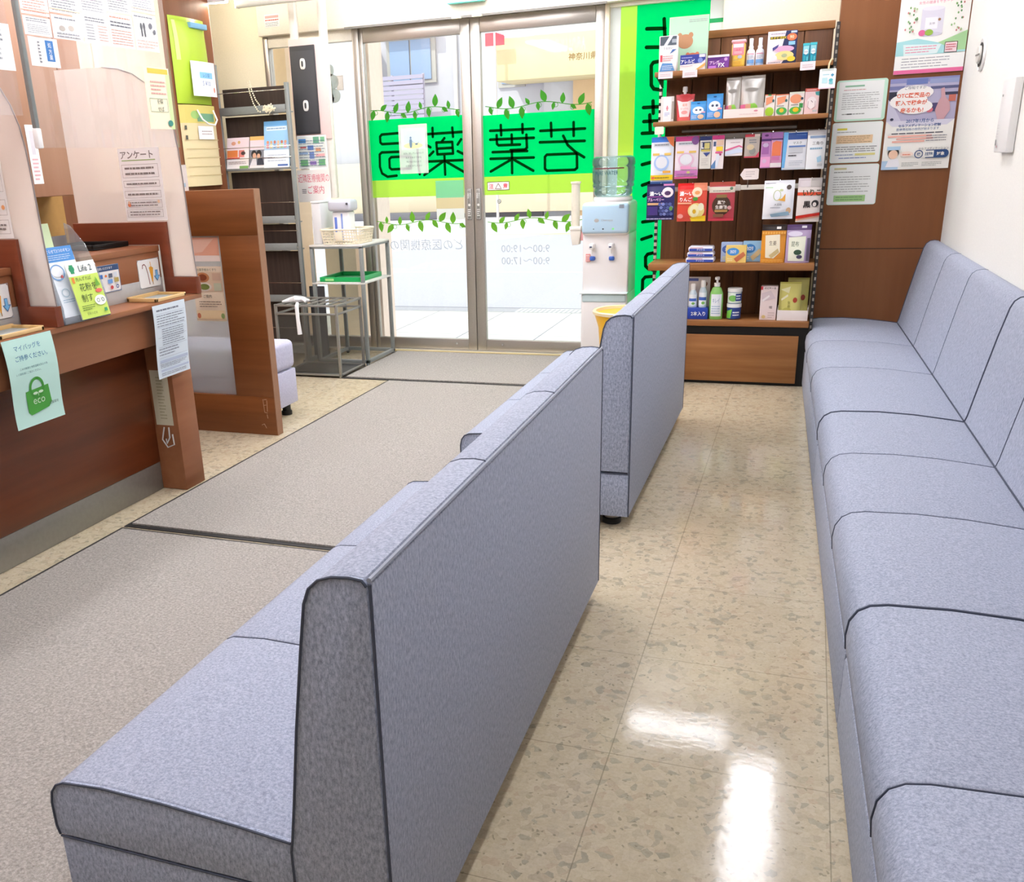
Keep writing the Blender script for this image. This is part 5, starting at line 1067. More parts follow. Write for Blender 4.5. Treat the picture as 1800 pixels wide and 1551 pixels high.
box_pack((-.258, -.121, Z1, 1.773), YF - .02, .06, '#27315f', [('p', [(0, 0), (.62, 0), (.5, .5), (.66, .8), (.5, 1), (0, 1)], '#f3e9ef'), ('r', .08, .16, .62, .24, '#3c3a20'), ('t', 'ネオビタEX', .36, .2, .09, '#e0c832', 'c', .55, True), ('e', .82, .2, .17, .11, '#ea7a4c'), ('t', '90', .82, .2, .1, '#f7e0c0', 'c', .2, True), ('r', .72, .33, .94, .44, '#8cc4f4'), ('e', .58, .55, .34, .10, '#d7a8cc'), ('p', [(.18, .5), (.4, .4), (.35, .5), (.2, .6)], '#4a4a8c'), ('e', .6, .75, .32, .14, '#f3d68c'), ('e', .6, .75, .1, .06, '#a9b48c'), ('e', .84, .86, .14, .08, '#f0cc3c'), ('e', .26, .82, .1, .1, '#f3e6f0'), ('l', .1, .05, .6, .11, 1, '#a9a0b0'), ('r', .78, .02, .98, .08, '#b9c8ea'), ('l', .05, .92, .5, .97, 1, '#8c8494')], 'large navy and white medicine box with orange and yellow marks on the top tier')
for k, lab in (((-.091, -.0595, Z1, 1.71), 'left'), ((-.0580, -.0265, Z1, 1.7115), 'right')):
    box_pack(k, YF - .01, .03, '#178fae', [('r', .0, .0, 1, .12, '#3fc0cc'), ('r', .1, .14, .9, .55, '#8fd4dc'), ('e', .5, .45, .3, .14, '#eef4f4'), ('l', .2, .4, .8, .5, 2, '#7a90b0'), ('r', .2, .65, .45, .95, '#2fb0c4'), ('r', .6, .7, .85, .92, '#58c4d4')], f'small teal eye-drop box on the top tier, {lab} of a pair', group='pair of teal boxes')
# second tier
box_pack((-.772, -.705, Z2, 1.507), YF, .04, '#ece9e6', [('r', .2, .04, .8, 1, '#f8f7fa'), ('r', .42, .42, .58, .5, '#e08a98'), ('r', .46, .36, .54, .56, '#e08a98'), ('l', .3, .62, .7, .78, 3, '#8fa6d8', .4), ('r', .86, .2, 1, .9, '#b0a69c')], 'white pack with a small red cross at the left end of the second tier', 'pack', 'gauze_pack')
t = thing('refill_pouch', 'red and white refill pouch with a white spout cap on the second tier', 'pouch', (-.65, 5.44, Z2)); x0, x1, z0, z1 = -.697, -.603, Z2, 1.513
bl = lambda u, v: .024 * (math.sin(math.pi * u) ** .55 if 0 < u < 1 else 0) * min(1, max(0, v * 1.3)) ** .7
b = B(); fr = Fr((x0, YF + .02, z1), (1, 0, 0), (0, 0, -1), x1 - x0, z1 - z0, bl); fr.p = (lambda self: (lambda u, v, k=0.: Fr.p(self, .5 + (u - .5) * (1 - .22 * v), v, k)))(fr)
sheet(b, fr, mat('#d8484e', .3), .012, nu=10, nv=12); decor(b, fr, [('p', [(.05, .2), (.35, .28), (.65, .28), (.95, .2), (.8, .85), (.2, .85)], '#f3dfdc'), ('e', .5, .16, .4, .12, '#cf3c42'), ('t', '薬用', .5, .4, .1, '#e07a50', 'c', .4), ('t', 'せっけん', .5, .54, .08, '#d8606c', 'c', .5), ('e', .5, .68, .2, .07, '#e89a94'), ('r', .12, .86, .9, .99, '#e46a64')], rough=.3); part('pouch_body', b, t)
b = B(); b.lathe([(.008, 0), (.008, .012), (.0125, .013), (.0125, .034), (.010, .038), (0, .038)], (-.653, YF + .026, 1.513), mat('#f4f4f4', .3), 16); b.box(-.675, -.63, YF + .018, YF + .034, 1.50, 1.516, mat('#d8484e', .3), .003); part('cap', b, t, 'white spout cap')
BLUEP = [('r', 0, 0, 1, .16, '#3f9be0'), ('e', .5, .11, .1, .03, '#1c4f90'), ('e', .5, .48, .36, .20, '#e8f2fa'), ('e', .38, .46, .08, .05, '#3c4c6c'), ('e', .64, .46, .08, .05, '#3c4c6c'), ('e', .68, .82, .2, .12, '#f0c8a8'), ('l', .08, .72, .45, .92, 3, '#cfe6fa'), ('r', .7, .55, .95, .62, '#f0b0c4')]
pouch((-.618, -.540, Z2, 1.475), YF, .012, '#54aaf0', BLUEP, 'small blue pouch with white clouds on the second tier', stand=True)
pouch((-.538, -.457, Z2, 1.506), YF, .012, '#4aa2ee', BLUEP, 'tall blue pouch with white clouds on the second tier, right of the small one', stand=True)
SIL = mat('#cfcdc8', .25, .5)
for k, lab in (((-.446, -.374, 1.392, 1.579), 'left'), ((-.372, -.258, 1.392, 1.582), 'right')):
    pouch(k, YF + .022, .014, SIL, [('r', .06, .05, .94, .07, '#b0aea8'), ('e', .45, .35, .3, .05, '#a8a6a0'), ('p', [(.0, .72), (.35, .70), (.35, .90), (.0, .90)], '#e06a94'), ('p', [(.35, .70), (.62, .69), (.74, .76), (.74, .90), (.35, .90)], '#8fcc4c'), ('r', .22, .71, .45, .90, '#dba184')], f'silver foil pouch with a pink and green mark, {lab} of two in the tray', stand=True, group='silver pouches', rough=.3)
t = thing('display_tray', 'low white card display tray holding silver pouches on the second tier', 'tray', (-.36, 5.42, Z2)); b = B(); CW = mat('#f1e8e4', .6)
b.box(-.452, -.253, YF - .012, YF - .010, Z2, 1.427, CW); b.box(-.452, -.450, YF - .01, YF + .055, Z2, 1.45, CW); b.box(-.255, -.253, YF - .01, YF + .055, Z2, 1.45, CW); b.box(-.45, -.255, YF - .01, YF + .055, Z2, Z2 + .002, CW); decor(b, FX(-.452, -.253, Z2, 1.427, YF - .012), [('l', .4, .55, .85, .68, 1, '#d9c4c4'), ('e', .8, .3, .05, .1, '#d890a0')]); part('tray_wall', b, t)
GRN = [('r', 0, 0, 1, .05, '#f0906c'), ('p', [(.1, .15), (.8, .08), (.75, .35), (.15, .5)], '#f0a078'), ('e', .82, .3, .1, .07, '#3c6a6c')]
box_pack((-.2525, -.203, Z2, 1.487), YF, .035, '#f2ece6', GRN + [('e', .5, .78, .42, .2, '#b4e03c'), ('r', .15, .65, .8, .95, '#a9d834'), ('r', .3, .0, .6, .06, '#4aa050')], 'white box with a large lime patch on the second tier, first of the orange-topped boxes', group='orange-topped boxes')
box_pack((-.200, -.139, Z2, 1.484), YF, .035, '#f2ece6', GRN + [('e', .5, .78, .42, .18, '#4cb45c'), ('e', .5, .75, .18, .1, '#f0c83c'), ('l', .1, .5, .7, .58, 1, '#7a7a70')], 'white and orange box with a small lemon mark, second of the orange-topped boxes', group='orange-topped boxes')
box_pack((-.136, -.066, Z2, 1.4915), YF, .035, '#f2ece6', [('r', .0, .0, 1, .06, '#e6f0dc'), ('e', .45, .3, .40, .2, '#f0a078'), ('e', .86, .3, .09, .06, '#2c4a5c'), ('r', .7, .5, .95, .7, '#3c9c50'), ('e', .45, .8, .4, .16, '#4cb848'), ('e', .48, .77, .2, .1, '#f0c028'), ('l', .15, .52, .65, .6, 1, '#7a7a70')], 'larger white box with an orange cloud and lemon mark, third of the orange-topped boxes', group='orange-topped boxes')
box_pack((-.063, .004, Z2, 1.503), YF - .01, .04, '#f3d6d6', [('r', .0, .0, 1, .12, '#e06a5c'), ('l', .1, .03, .8, .1, 1, '#f6d8d4'), ('p', [(.7, .15), (1, .13), (1, .3), (.75, .26)], '#4aa4a4'), ('e', .5, .56, .34, .24, '#f6ecec'), ('s', [(.25, .5), (.25, .72), (.4, .8)], .0025, '#c9a9ae'), ('s', [(.75, .5), (.75, .72), (.55, .8)], .0025, '#c9a9ae'), ('s', [(.46, .48), (.56, .54)], .003, '#9a8088'), ('l', .6, .84, .9, .92, 2, '#8cc4c4')], 'pink boxed pack with a red top band at the right of the second tier')
# hanging rows
YH = 5.412
def mask(base, top, ring, low): return [('r', 0, 0, 1, .11, top), ('r', .12, .13, .8, .2, '#cfd2da'), ('l', .15, .14, .8, .19, 1, '#7c808c'), ('r', .08, .34, .38, .39, '#e8c468'), ('r', .6, .34, .9, .39, '#e8c468'), ('e', .48, .55, .34, .17, ring), ('e', .48, .54, .26, .13, '#e3e4ea'), ('r', .3, .73, .95, .78, base)] + low
pouch((-.812, -.695, 1.073, 1.309), YH, .008, '#e9eef8', mask('#e9eef8', '#3f7fe0', '#a9c4f0', [('p', [(.65, 0), (1, 0), (1, .22), (.85, .16)], '#ea8048'), ('r', .55, .72, .9, .77, '#f0b048'), ('r', 0, .81, 1, .92, '#f4d02c'), ('e', .12, .87, .08, .03, '#e8704c'), ('l', .2, .84, .85, .9, 1, '#a08428'), ('r', 0, .95, 1, 1, '#3c5c94')]), 'blue, white and yellow face-mask pack at the left end of the hanging row', 'pack', 'mask_pack')
pouch((-.686, -.566, 1.095, 1.306), YH, .008, '#ecdfe6', mask('#f0b0d0', '#c83c88', '#dfb9cf', [('e', .85, .1, .16, .1, '#7c4a8c'), ('r', .25, .70, .7, .77, '#f0a4cc'), ('r', 0, .80, 1, .93, '#cc7cbc'), ('e', .6, .85, .08, .03, '#c8c474'), ('l', .1, .87, .9, .92, 1, '#8c6c94'), ('r', 0, .95, 1, 1, '#d05c94')]), 'pink and white face-mask pack, second in the hanging row', 'pack', 'mask_pack')
box_pack((-.561, -.502, 1.141, 1.302), YH, .014, '#ddd9d0', [('r', 0, 0, 1, .12, '#1f2f6c'), ('r', .12, .17, .92, .45, '#3c4668'), ('r', .4, .2, .85, .38, '#cfc67c'), ('t', 'L', .25, .28, .18, '#ffffff', 'c', .2, True), ('r', .15, .4, .9, .46, '#c9b85c'), ('p', [(.3, .5), (.95, .49), (.6, .62)], '#3c4c88'), ('l', .2, .66, .8, .9, 4, '#b9b4ac', .3)], 'narrow navy and grey pack, third in the hanging row', 'pack', 'thermometer_pack')
box_pack((-.499, -.438, 1.138, 1.304), YH, .014, '#f0e4e4', [('r', 0, 0, 1, .12, '#cc3c84'), ('r', .12, .18, .32, .32, '#4c5c80'), ('r', .38, .14, .95, .30, '#ecc9b0'), ('r', .35, .33, .9, .46, '#f3d23c'), ('r', .3, .48, .9, .53, '#e0588c'), ('p', [(.4, .56), (.75, .56), (.5, .95), (.3, .95)], '#dfe4ee'), ('p', [(.0, .9), (.35, .72), (.35, .98), (0, .98)], '#5c84b4'), ('e', .72, .57, .09, .03, '#a8306c')], 'narrow pink and yellow thermometer pack, fourth in the hanging row', 'pack', 'thermometer_pack')
box_pack((-.432, -.346, 1.2, 1.284), YH, .012, '#f6eff0', [('r', .0, .0, 1, .06, '#c9c4c4'), ('l', .3, .18, .85, .26, 1, '#b9a0a8'), ('p', [(.0, .62), (.8, .38), (1, .48), (1, .55), (.8, .47), (.0, .72)], '#e46c9c'), ('p', [(.0, .75), (.8, .56), (1, .65), (1, .8), (.0, .95)], '#d3def2')], 'small white pack with a pink wave, fifth in the hanging row', 'pack', 'plaster_pack')
pouch((-.336, -.263, 1.188, 1.302), YH, .007, '#bdb2a8', [('r', 0, 0, .65, .12, '#c83c4c'), ('r', .65, 0, 1, .1, '#e6d0c8'), ('l', .3, .2, .8, .4, 2, '#7a8088'), ('e', .55, .72, .22, .15, '#9a9a94'), ('e', .4, .55, .25, .12, '#d8c4a0'), ('p', [(.7, 1), (1, .75), (1, 1)], '#dc5068'), ('r', 0, .94, 1, 1, '#d04c5c')], 'small grey and red pouch, sixth in the hanging row', 'pouch', 'plaster_pouch')
t = thing('brush_pack', 'purple and orange twin blister pack in the hanging row', 'pack', (-.2, YH, 1.134))
for (x0, x1), cc, nm, it in (((-.254, -.206), '#c98cc4', 'left_half', [('r', 0, 0, 1, .16, '#a46cb0'), ('e', .5, .08, .2, .03, '#5c2c6c'), ('r', 0, .17, 1, .24, '#5c3a78'), ('r', .1, .3, .8, .6, '#a468a8'), ('e', .45, .35, .3, .06, '#c9b4d4'), ('r', .0, .68, 1, .97, '#e8a0cc'), ('e', .4, .8, .22, .06, '#d8b8d4')]), ((-.205, -.151), '#dc9cc0', 'right_half', [('r', 0, 0, 1, .16, '#a874b4'), ('r', 0, .17, 1, .22, '#5c3a78'), ('r', .1, .22, 1, .26, '#c8a4cc'), ('p', [(.1, .3), (.4, .24), (.9, .27), (.9, .66), (.1, .66)], '#ea7f58'), ('r', .1, .68, .8, .78, '#c874a4'), ('r', .0, .86, 1, .98, '#e6dcdc')])):
    b = B(); b.box(x0, x1, YH, YH + .012, 1.134, 1.306, mat(cc, .3), .002); decor(b, FX(x0, x1, 1.134, 1.306, YH), it, rough=.3); part('pack_half', b, t)
pouch((-.148, -.035, 1.122, 1.303), YH, .006, '#e6e8ee', [('p', [(0, 0), (.2, 0), (.12, 1), (0, 1)], '#6fb4ea'), ('r', .2, .02, 1, .2, '#1c4c9c'), ('l', .55, .06, .95, .1, 1, '#6f94cc'), ('t', 'マスク', .6, .29, .07, '#4c4c54', 'c', .5), ('r', .25, .36, .95, .4, '#5c7cb8'), ('r', .25, .42, .85, .55, '#c9ccd2'), ('l', .25, .60, .6, .65, 1, '#4c4c54', .8), ('l', .3, .74, .9, .9, 3, '#b9c0cc', .3), ('r', .02, .95, .98, .99, '#cfd4da')], 'blue and white flat pack in the hanging row, second from its right end', 'pack', 'gauze_pack')
pouch((-.033, .066, 1.121, 1.306), YH - .006, .006, '#f0f2f4', [('r', 0, 0, 1, .12, '#c9c6c8'), ('r', .12, .14, .85, .2, '#8fa8cc'), ('t', '三角巾', .5, .33, .09, '#4c4c54', 'c', .5), ('l', .15, .43, .75, .5, 1, '#8fb4cc', .6), ('p', [(.5, .7), (.7, .65), (.75, .8), (.55, .83)], '#a9d0e6'), ('r', .9, .1, .97, .98, '#cfdfe8'), ('l', .55, .86, .8, .93, 2, '#a9a9a9')], 'white flat pack at the right end of the hanging row', 'pack', 'gauze_pack')
b = B(); f = FX(-.351, -.258, 1.079, 1.134, 5.44); decor(b, f, [('p', [(.2, 0), (.93, 0), (1, .1), (1, .9), (.93, 1), (.2, 1), (0, .55)], '#f3e6e2'), ('l', .3, .2, .8, .8, 3, '#c9bab8', .3)]); b.box(-.32, -.262, 5.4405, 5.442, 1.082, 1.131, mat('#f3e6e2', .5)); b.cyl((-.31, 5.442, 1.04), (-.31, 5.442, 1.085), .003, CHROME, 6); solo('arrow_tag', b, 'pinkish arrow-shaped price tag above the cream hook rail', 'tag')
YK = 5.398; WHT = '#ffffff'
pouch((-.826, -.679, .885, 1.074), YK, .016, '#2c2a66', [('r', 0, 0, 1, .06, '#1c1c4c'), ('r', .6, .01, .98, .06, '#d88cc4'), ('t', '濃～い', .34, .27, .12, WHT, 'c', .55, True), ('t', 'ブルーベリー', .34, .43, .10, '#efc0f0', 'c', .6, True), ('r', .02, .34, .6, .37, '#8c3c94'), ('e', .76, .24, .2, .14, '#f0dfe2'), ('e', .76, .26, .11, .06, '#4c2c5c'), ('r', .04, .52, .6, .58, '#dfb084'), ('r', .05, .62, .42, .86, '#4a3a84')] + [('e', .5 + .12 * (i % 4) + .05 * (i // 4 % 2), .56 + .09 * (i // 4), .06, .045, ['#5a64a8', '#7c88c8', '#46508c'][i % 3]) for i in range(16)] + [('e', .9, .68, .06, .06, '#6c9c4c'), ('l', .02, .93, .95, .99, 1, '#b9b4d8')], 'navy blueberry candy bag hanging at the left of the lower row', 'candy bag', 'candy_bag')
pouch((-.662, -.510, .876, 1.072), YK, .016, '#e0503c', [('r', 0, 0, .55, .16, '#e01c1c'), ('r', .55, 0, 1, .2, '#e48a68'), ('t', '濃～い', .3, .27, .12, WHT, 'c', .5, True), ('t', 'りんご', .3, .42, .11, WHT, 'c', .5, True), ('e', .67, .24, .17, .13, '#f4d3b4'), ('e', .68, .25, .09, .05, '#e89a5c'), ('e', .62, .41, .09, .05, '#4a9c3c'), ('e', .66, .72, .28, .2, '#f0dc8c'), ('e', .60, .72, .16, .17, '#f6eec0'), ('e', .60, .74, .06, .06, '#e0b428'), ('e', .82, .62, .1, .1, '#f6f0d0'), ('p', [(.45, .9), (.98, .85), (.98, 1), (.5, 1)], '#f0cc24'), ('e', .12, .86, .1, .06, '#f0a49c'), ('r', .02, .50, .5, .54, '#f0b08c')], 'red apple candy bag, second in the lower hanging row', 'candy bag', 'candy_bag')
pouch((-.499, -.368, .876, 1.073), YK, .015, '#b8404c', [('r', 0, 0, 1, .1, '#b45044'), ('r', 0, .12, 1, .27, '#d3c9b8'), ('l', .15, .2, .85, .25, 1, '#8c8478'), ('e', .86, .17, .06, .04, '#5c7c64'), ('e', .5, .60, .36, .26, '#4c3628'), ('r', .3, .32, .7, .4, '#8c7040'), ('t', '黒糖', .5, .52, .1, '#f0e8e0', 'c', .4, True), ('t', '生姜飴', .5, .64, .1, '#f0e8e0', 'c', .5, True), ('r', .25, .71, .75, .77, '#b48c50'), ('r', .2, .82, .6, .9, '#8c5c44'), ('e', .82, .66, .08, .05, '#e0a0a0'), ('r', 0, .94, 1, 1, '#c83c4c')], 'dark red candy bag with a brown emblem, third in the lower hanging row', 'candy bag', 'candy_bag')
pouch((-.224, -.075, .88, 1.072), YK, .022, '#eef0f6', [('l', .05, .05, .4, .1, 1, '#9c9ca8'), ('r', .05, .17, .3, .19, '#a9d8a0'), ('e', .82, .18, .08, .06, '#5c504c'), ('o', .45, .38, .13, .14, .025, '#c3cc9c'), ('p', [(.45, .50), (.62, .46), (.72, .34), (.72, .54)], '#efb04c'), ('e', .58, .25, .06, .03, '#c4cc9c'), ('t', '大豆飴', .5, .62, .06, '#5c6070', 'c', .5), ('l', .25, .68, .6, .72, 1, '#9ca0b0'), ('e', .85, .78, .08, .08, '#d8b48c'), ('p', [(.25, .87), (.85, .80), (.9, .9), (.3, .95)], '#9cc0d8')], 'white pillow bag with pale yellow drawings in the lower hanging row', 'candy bag', 'candy_bag')
pouch((-.059, .063, .863, 1.079), YK, .010, '#e6dcd6', [('r', 0, 0, .48, .2, '#d9cfd2'), ('r', .5, 0, 1, .2, '#bcb6b2'), ('r', .0, .32, 1, .39, '#dc4c2c'), ('t', 'いりこ', .56, .33, .15, '#3c3c1c', 'c', .7, True), ('t', '黒', .4, .6, .16, '#2c2424', 'c', .4, True), ('e', .72, .58, .14, .08, '#1c1818'), ('e', .70, .60, .07, .05, '#e6dcd6'), ('p', [(.0, .86), (1, .78), (1, .85), (.0, .93)], '#cc2c1c'), ('p', [(.0, .94), (1, .86), (1, .88), (.0, .97)], '#eaa888')], 'pale bag with black lettering and red stripes, right end of the lower hanging row', 'candy bag', 'candy_bag')
# third tier
for i, (dz, lab) in enumerate(((0, 'bottom'), (.029, 'middle'), (.058, 'top'))):
    b = B(); b.box(-.606 + .006 * i, -.455 - .004 * i, 5.40, 5.50, Z5 + dz, Z5 + dz + .028, mat('#e9e9f4', .35), .010, 3); decor(b, FX(-.60 + .006 * i, -.46 - .004 * i, Z5 + dz + .004, Z5 + dz + .024, 5.3996), [('r', 0, .35, 1, 1, '#2c4cb0'), ('t', 'テッシュ', .5, .6, .5, '#dfe6f8', 'c', .5, True), ('r', .05, 0, .6, .25, '#e0b0bc')]); solo('tissue_pack', b, f'blue and white pocket tissue pack on the third tier, {lab} of the stack', 'tissue pack', 'stack of tissue packs')
BISC = lambda c1, c2, c3: [('e', .35, .35, .3, .22, c1), ('t', 'ｶﾛﾘ', .35, .35, .2, '#f0f4fa', 'c', .4, True), ('p', [(.4, .75), (.85, .35), (.97, .55), (.55, .95)], c2), ('l', .08, .7, .35, .9, 2, c3)]
box_pack((-.425, -.316, Z5, .76), 5.44, .04, '#a9bfe6', BISC('#4a68b8', '#d8b884', '#e8e0a0'), 'pale blue biscuit box at the back left of the third tier', 'box', 'biscuit_box', 'biscuit boxes')
box_pack((-.395, -.290, Z5, .748), 5.385, .035, '#f0d078', BISC('#4a94d8', '#c9744c', '#f6e8b0'), 'yellow biscuit box in front on the third tier', 'box', 'biscuit_box', 'biscuit boxes')
box_pack((-.312, -.213, Z5, .764), 5.445, .04, '#9cc8ea', BISC('#3c84cc', '#e0c898', '#e0eef8'), 'light blue biscuit box at the back right of the third tier, beside the orange pouch', 'box', 'biscuit_box', 'biscuit boxes')
pouch((-.218, -.098, Z5, .853), 5.40, .018, '#e0952c', [('r', 0, 0, 1, .16, '#2c2220'), ('r', .6, .06, .78, .12, '#e8e4e0'), ('p', [(.15, .28), (.75, .26), (.8, .72), (.55, .88), (.2, .86)], '#efe6cc'), ('t', '生姜', .48, .48, .12, '#4c3c2c', 'c', .3), ('p', [(.35, .8), (.7, .62), (.78, .72), (.45, .88)], '#c9b480'), ('l', .05, .9, .95, .99, 2, '#f0bc5c')] + [('e', .06 + .11 * i, .22, .04, .03, '#f0b858') for i in range(9)], 'orange stand-up pouch with a cream label on the third tier', stand=True)
pouch((-.095, .025, Z5, .85), 5.40, .018, '#b9a4c8', [('r', 0, 0, 1, .14, '#5c4470'), ('r', .6, .03, .8, .09, '#e0dce4'), ('e', .35, .24, .3, .07, '#dfd8ea'), ('p', [(.1, .33), (.8, .30), (.78, .95), (.12, .95)], '#e9ecd8'), ('t', '昆布', .38, .5, .14, '#3c5c3c', 'c', .3), ('e', .5, .72, .16, .07, '#34503c'), ('e', .58, .84, .12, .05, '#4c4460'), ('r', .85, .35, .97, .95, '#6c6078')], 'purple stand-up pouch with a pale green label on the third tier', stand=True)
# lowest tier
t = thing('display_box', 'blue display box of small bottles on the lowest tier', 'box', (-.525, 5.41, Z6)); b = B(); b.box(-.60, -.472, 5.385, 5.45, Z6, Z6 + .062, mat('#2442a8', .4), .002); decor(b, FX(-.60, -.472, Z6, Z6 + .062, 5.385), [('t', '2本入り', .6, .5, .4, '#eef2fa', 'c', .6, True)]); b.box(-.60, -.472, 5.452, 5.456, Z6, .575, mat('#d8d0cc', .5)); decor(b, FX(-.60, -.472, .50, .575, 5.4517), [('e', .75, .5, .14, .2, '#8c5c4c'), ('r', .1, .1, .5, .3, '#5c6cb0')]); part('box_wall', b, t)
for xc, h, lab in ((-.558, .12, 'left'), (-.505, .14, 'right')):
    q = thing('mouthwash_bottle', f'small white-capped bottle in the blue display box, {lab} one', 'bottle', (xc, 5.418, Z6 + .063), 'bottles in the blue display box'); b = B(); b.lathe([(0, 0), (.021, 0), (.022, .004), (.022, h * .6), (.012, h * .78), (.011, h * .8)], (xc, 5.418, Z6 + .063), mat('#cfe0ea', .25), 18); part('bottle_body', b, q)
    b = B(); b.lathe([(.013, h * .78), (.014, h), (.011, h * 1.06), (0, h * 1.07)], (xc, 5.418, Z6 + .063), WHITEP, 16); part('cap', b, q, 'white cap')
    b = B(); f = Fr((xc - .022, 5.418, Z6 + .063 + h * .58), (1, 0, 0), (0, 0, -1), .044, h * .5, lambda u, v: .0222 * math.sin(math.acos(max(-1, min(1, 2 * u - 1))))); decor(b, f, [('r', .06, 0, .94, 1, '#eaf0f6'), ('r', .06, .35, .94, .6, '#3c64bc'), ('e', .6, .8, .2, .12, '#7cbc5c')], k=.0004); part('label', b, q, 'white and blue label')
t = thing('pump_bottle', 'green hand-wash bottle with a white pump on the lowest tier', 'bottle', (-.432, 5.41, Z6)); b = B(); b.lathe([(0, 0), (.034, 0), (.036, .004), (.036, .10), (.034, .14), (.024, .168), (.014, .176), (.013, .18)], (-.432, 5.41, Z6), mat('#8ccc6c', .25), 24, sq=(1, .7)); part('bottle_body', b, t)
b = B(); b.lathe([(.014, .176), (.016, .178), (.016, .196), (.006, .198), (.006, .212), (.013, .213), (.013, .226), (.009, .229), (0, .229)], (-.432, 5.41, Z6), WHITEP, 18); b.box(-.436, -.428, 5.375, 5.41, Z6 + .216, Z6 + .225, WHITEP, .003); part('pump', b, t, 'white pump head')
b = B(); f = Fr((-.432 - .036, 5.41, Z6 + .14), (1, 0, 0), (0, 0, -1), .072, .125, lambda u, v: .0255 * math.sin(math.acos(max(-1, min(1, 2 * u - 1))))); decor(b, f, [('r', .14, .02, .9, .98, '#e9eef4'), ('t', 'キレイ', .5, .3, .2, '#7c94bc', 'c', .5), ('l', .2, .5, .85, .9, 4, '#a9c0d8')], k=.0005); part('label', b, t, 'white label')
for z, lab, it in ((Z6 + .003, 'lower', [('r', .02, 0, .98, 1, '#27408c'), ('p', [(.02, .3), (.4, .1), (.3, 1), (.02, 1)], '#78c84c'), ('l', .45, .3, .9, .8, 2, '#dfe6f2', .5)]), (Z6 + .086, 'upper', [('r', .02, 0, .98, 1, '#dfeae0'), ('e', .4, .55, .3, .3, '#7cc060'), ('r', .6, .1, .98, .8, '#27408c'), ('l', .64, .2, .92, .7, 2, '#dfe6f2', .5)])):
    q = thing('gum_tub', f'round green, white and navy tub on the lowest tier, {lab} of a stack of two', 'tub', (-.337, 5.425, z), 'stack of two tubs'); b = B(); b.lathe([(0, 0), (.034, 0), (.036, .003), (.037, .062), (.037, .063)], (-.337, 5.425, z), mat('#3c64a0', .35), 28); part('tub_body', b, q)
    b = B(); b.lathe([(.037, .062), (.0385, .063), (.0385, .080), (.036, .082), (0, .082)], (-.337, 5.425, z), mat('#f2f2f0', .35), 28); part('lid', b, q, 'white lid')
    b = B(); f = Fr((-.337 - .037, 5.425, z + .06), (1, 0, 0), (0, 0, -1), .074, .056, lambda u, v: .0372 * math.sin(math.acos(max(-1, min(1, 2 * u - 1))))); decor(b, f, it, k=.0004); part('label', b, q)
box_pack((-.202, -.117, Z6, .532), 5.40, .06, '#ead9d6', [('r', .0, .0, .12, .1, '#d8404c'), ('t', 'のどぬーる', .55, .05, .06, '#3c3434', 'c', .7, True), ('p', [(.05, .2), (.6, .12), (.9, .35), (.1, .45)], '#d6c6ca'), ('p', [(.1, .4), (.5, .25), (.55, .3), (.15, .46)], '#efe8e8'), ('t', '喉', .65, .62, .09, '#7c6c6c', 'c', .2), ('e', .25, .9, .12, .05, '#dcc080'), ('l', .5, .75, .9, .95, 3, '#c4b0ac', .3)], 'pale pink upright box on the lowest tier')
for k, y, lab in (((-.108, .0, Z6 + .004, .552), 5.428, 'front'), ((-.07, .038, Z6 + .004, .570), 5.468, 'rear')):
    pouch(k, y, .018, '#ddd57c', [('p', [(.05, .2), (.5, .12), (.45, .3)], '#efeab8'), ('p', [(.1, .45), (.4, .32), (.42, .38), (.12, .5)], '#f4f0cc'), ('e', .75, .48, .1, .07, '#b4442c'), ('t', '生', .48, .55, .08, '#8c8440', 'c', .14), ('t', '姜', .48, .65, .08, '#8c8440', 'c', .14), ('e', .4, .78, .22, .1, '#c9c060'), ('r', .0, .0, 1, .04, '#c4bc5c')], f'yellow ginger candy pouch in the white tray on the lowest tier, {lab} one', stand=True, group='yellow pouches', rough=.25)
t = thing('display_tray', 'white card tray under the yellow pouches on the lowest tier', 'tray', (-.04, 5.43, Z6)); b = B(); b.box(-.112, .043, 5.392, 5.395, Z6, .407, CW); b.box(-.112, .043, 5.395, 5.50, Z6, Z6 + .002, CW); b.box(-.112, -.109, 5.395, 5.50, Z6, .42, CW); b.box(.04, .043, 5.395, 5.50, Z6, .42, CW); part('tray_wall', b, t)
# price tags
for k, lab in (((-.781, -.708, 1.590, 1.6225), 'left end'), ((-.659, -.586, 1.588, 1.6225), 'middle left'), ((-.096, -.027, 1.584, 1.6225), 'right end')):
    poster('price_tag', f'pinkish price tag on the front edge of the top shelf board, {lab}', 'tag', FX(*k, 5.3488), [('l', .15, .3, .85, .75, 2, '#c9b0b4', .4)], mat('#f0e0e2', .6), th=.001, group='price tags on the top shelf')
poster('price_tag', 'blank cream tag under the left end of the second shelf board', 'tag', FX(-.789, -.742, 1.322, 1.360, 5.3488), [], mat('#f2ead6', .6), r=.006)
t = thing('hanging_card', 'white and blue card hanging by a loop from the top shelf board, right end', 'card', (.033, 5.345, 1.494))
b = B(); sheet(b, FX(-.004, .071, 1.494, 1.584, 5.3465), mat('#eef3f6', .5), .0006, .006); decor(b, FX(-.004, .071, 1.494, 1.584, 5.3465), [('r', .12, .0, .85, .12, '#cfd8d4'), ('p', [(.78, .25), (.9, .32), (.78, .42), (.68, .32)], '#4c9cc0'), ('l', .2, .25, .6, .35, 1, '#a9d4dc'), ('r', .18, .45, .5, .72, '#bfe4e8'), ('e', .72, .58, .12, .08, '#58b8c4'), ('r', .62, .65, .85, .78, '#7cc8d0'), ('r', .0, .94, 1, 1, '#ecd0dc')]); part('card', b, t)
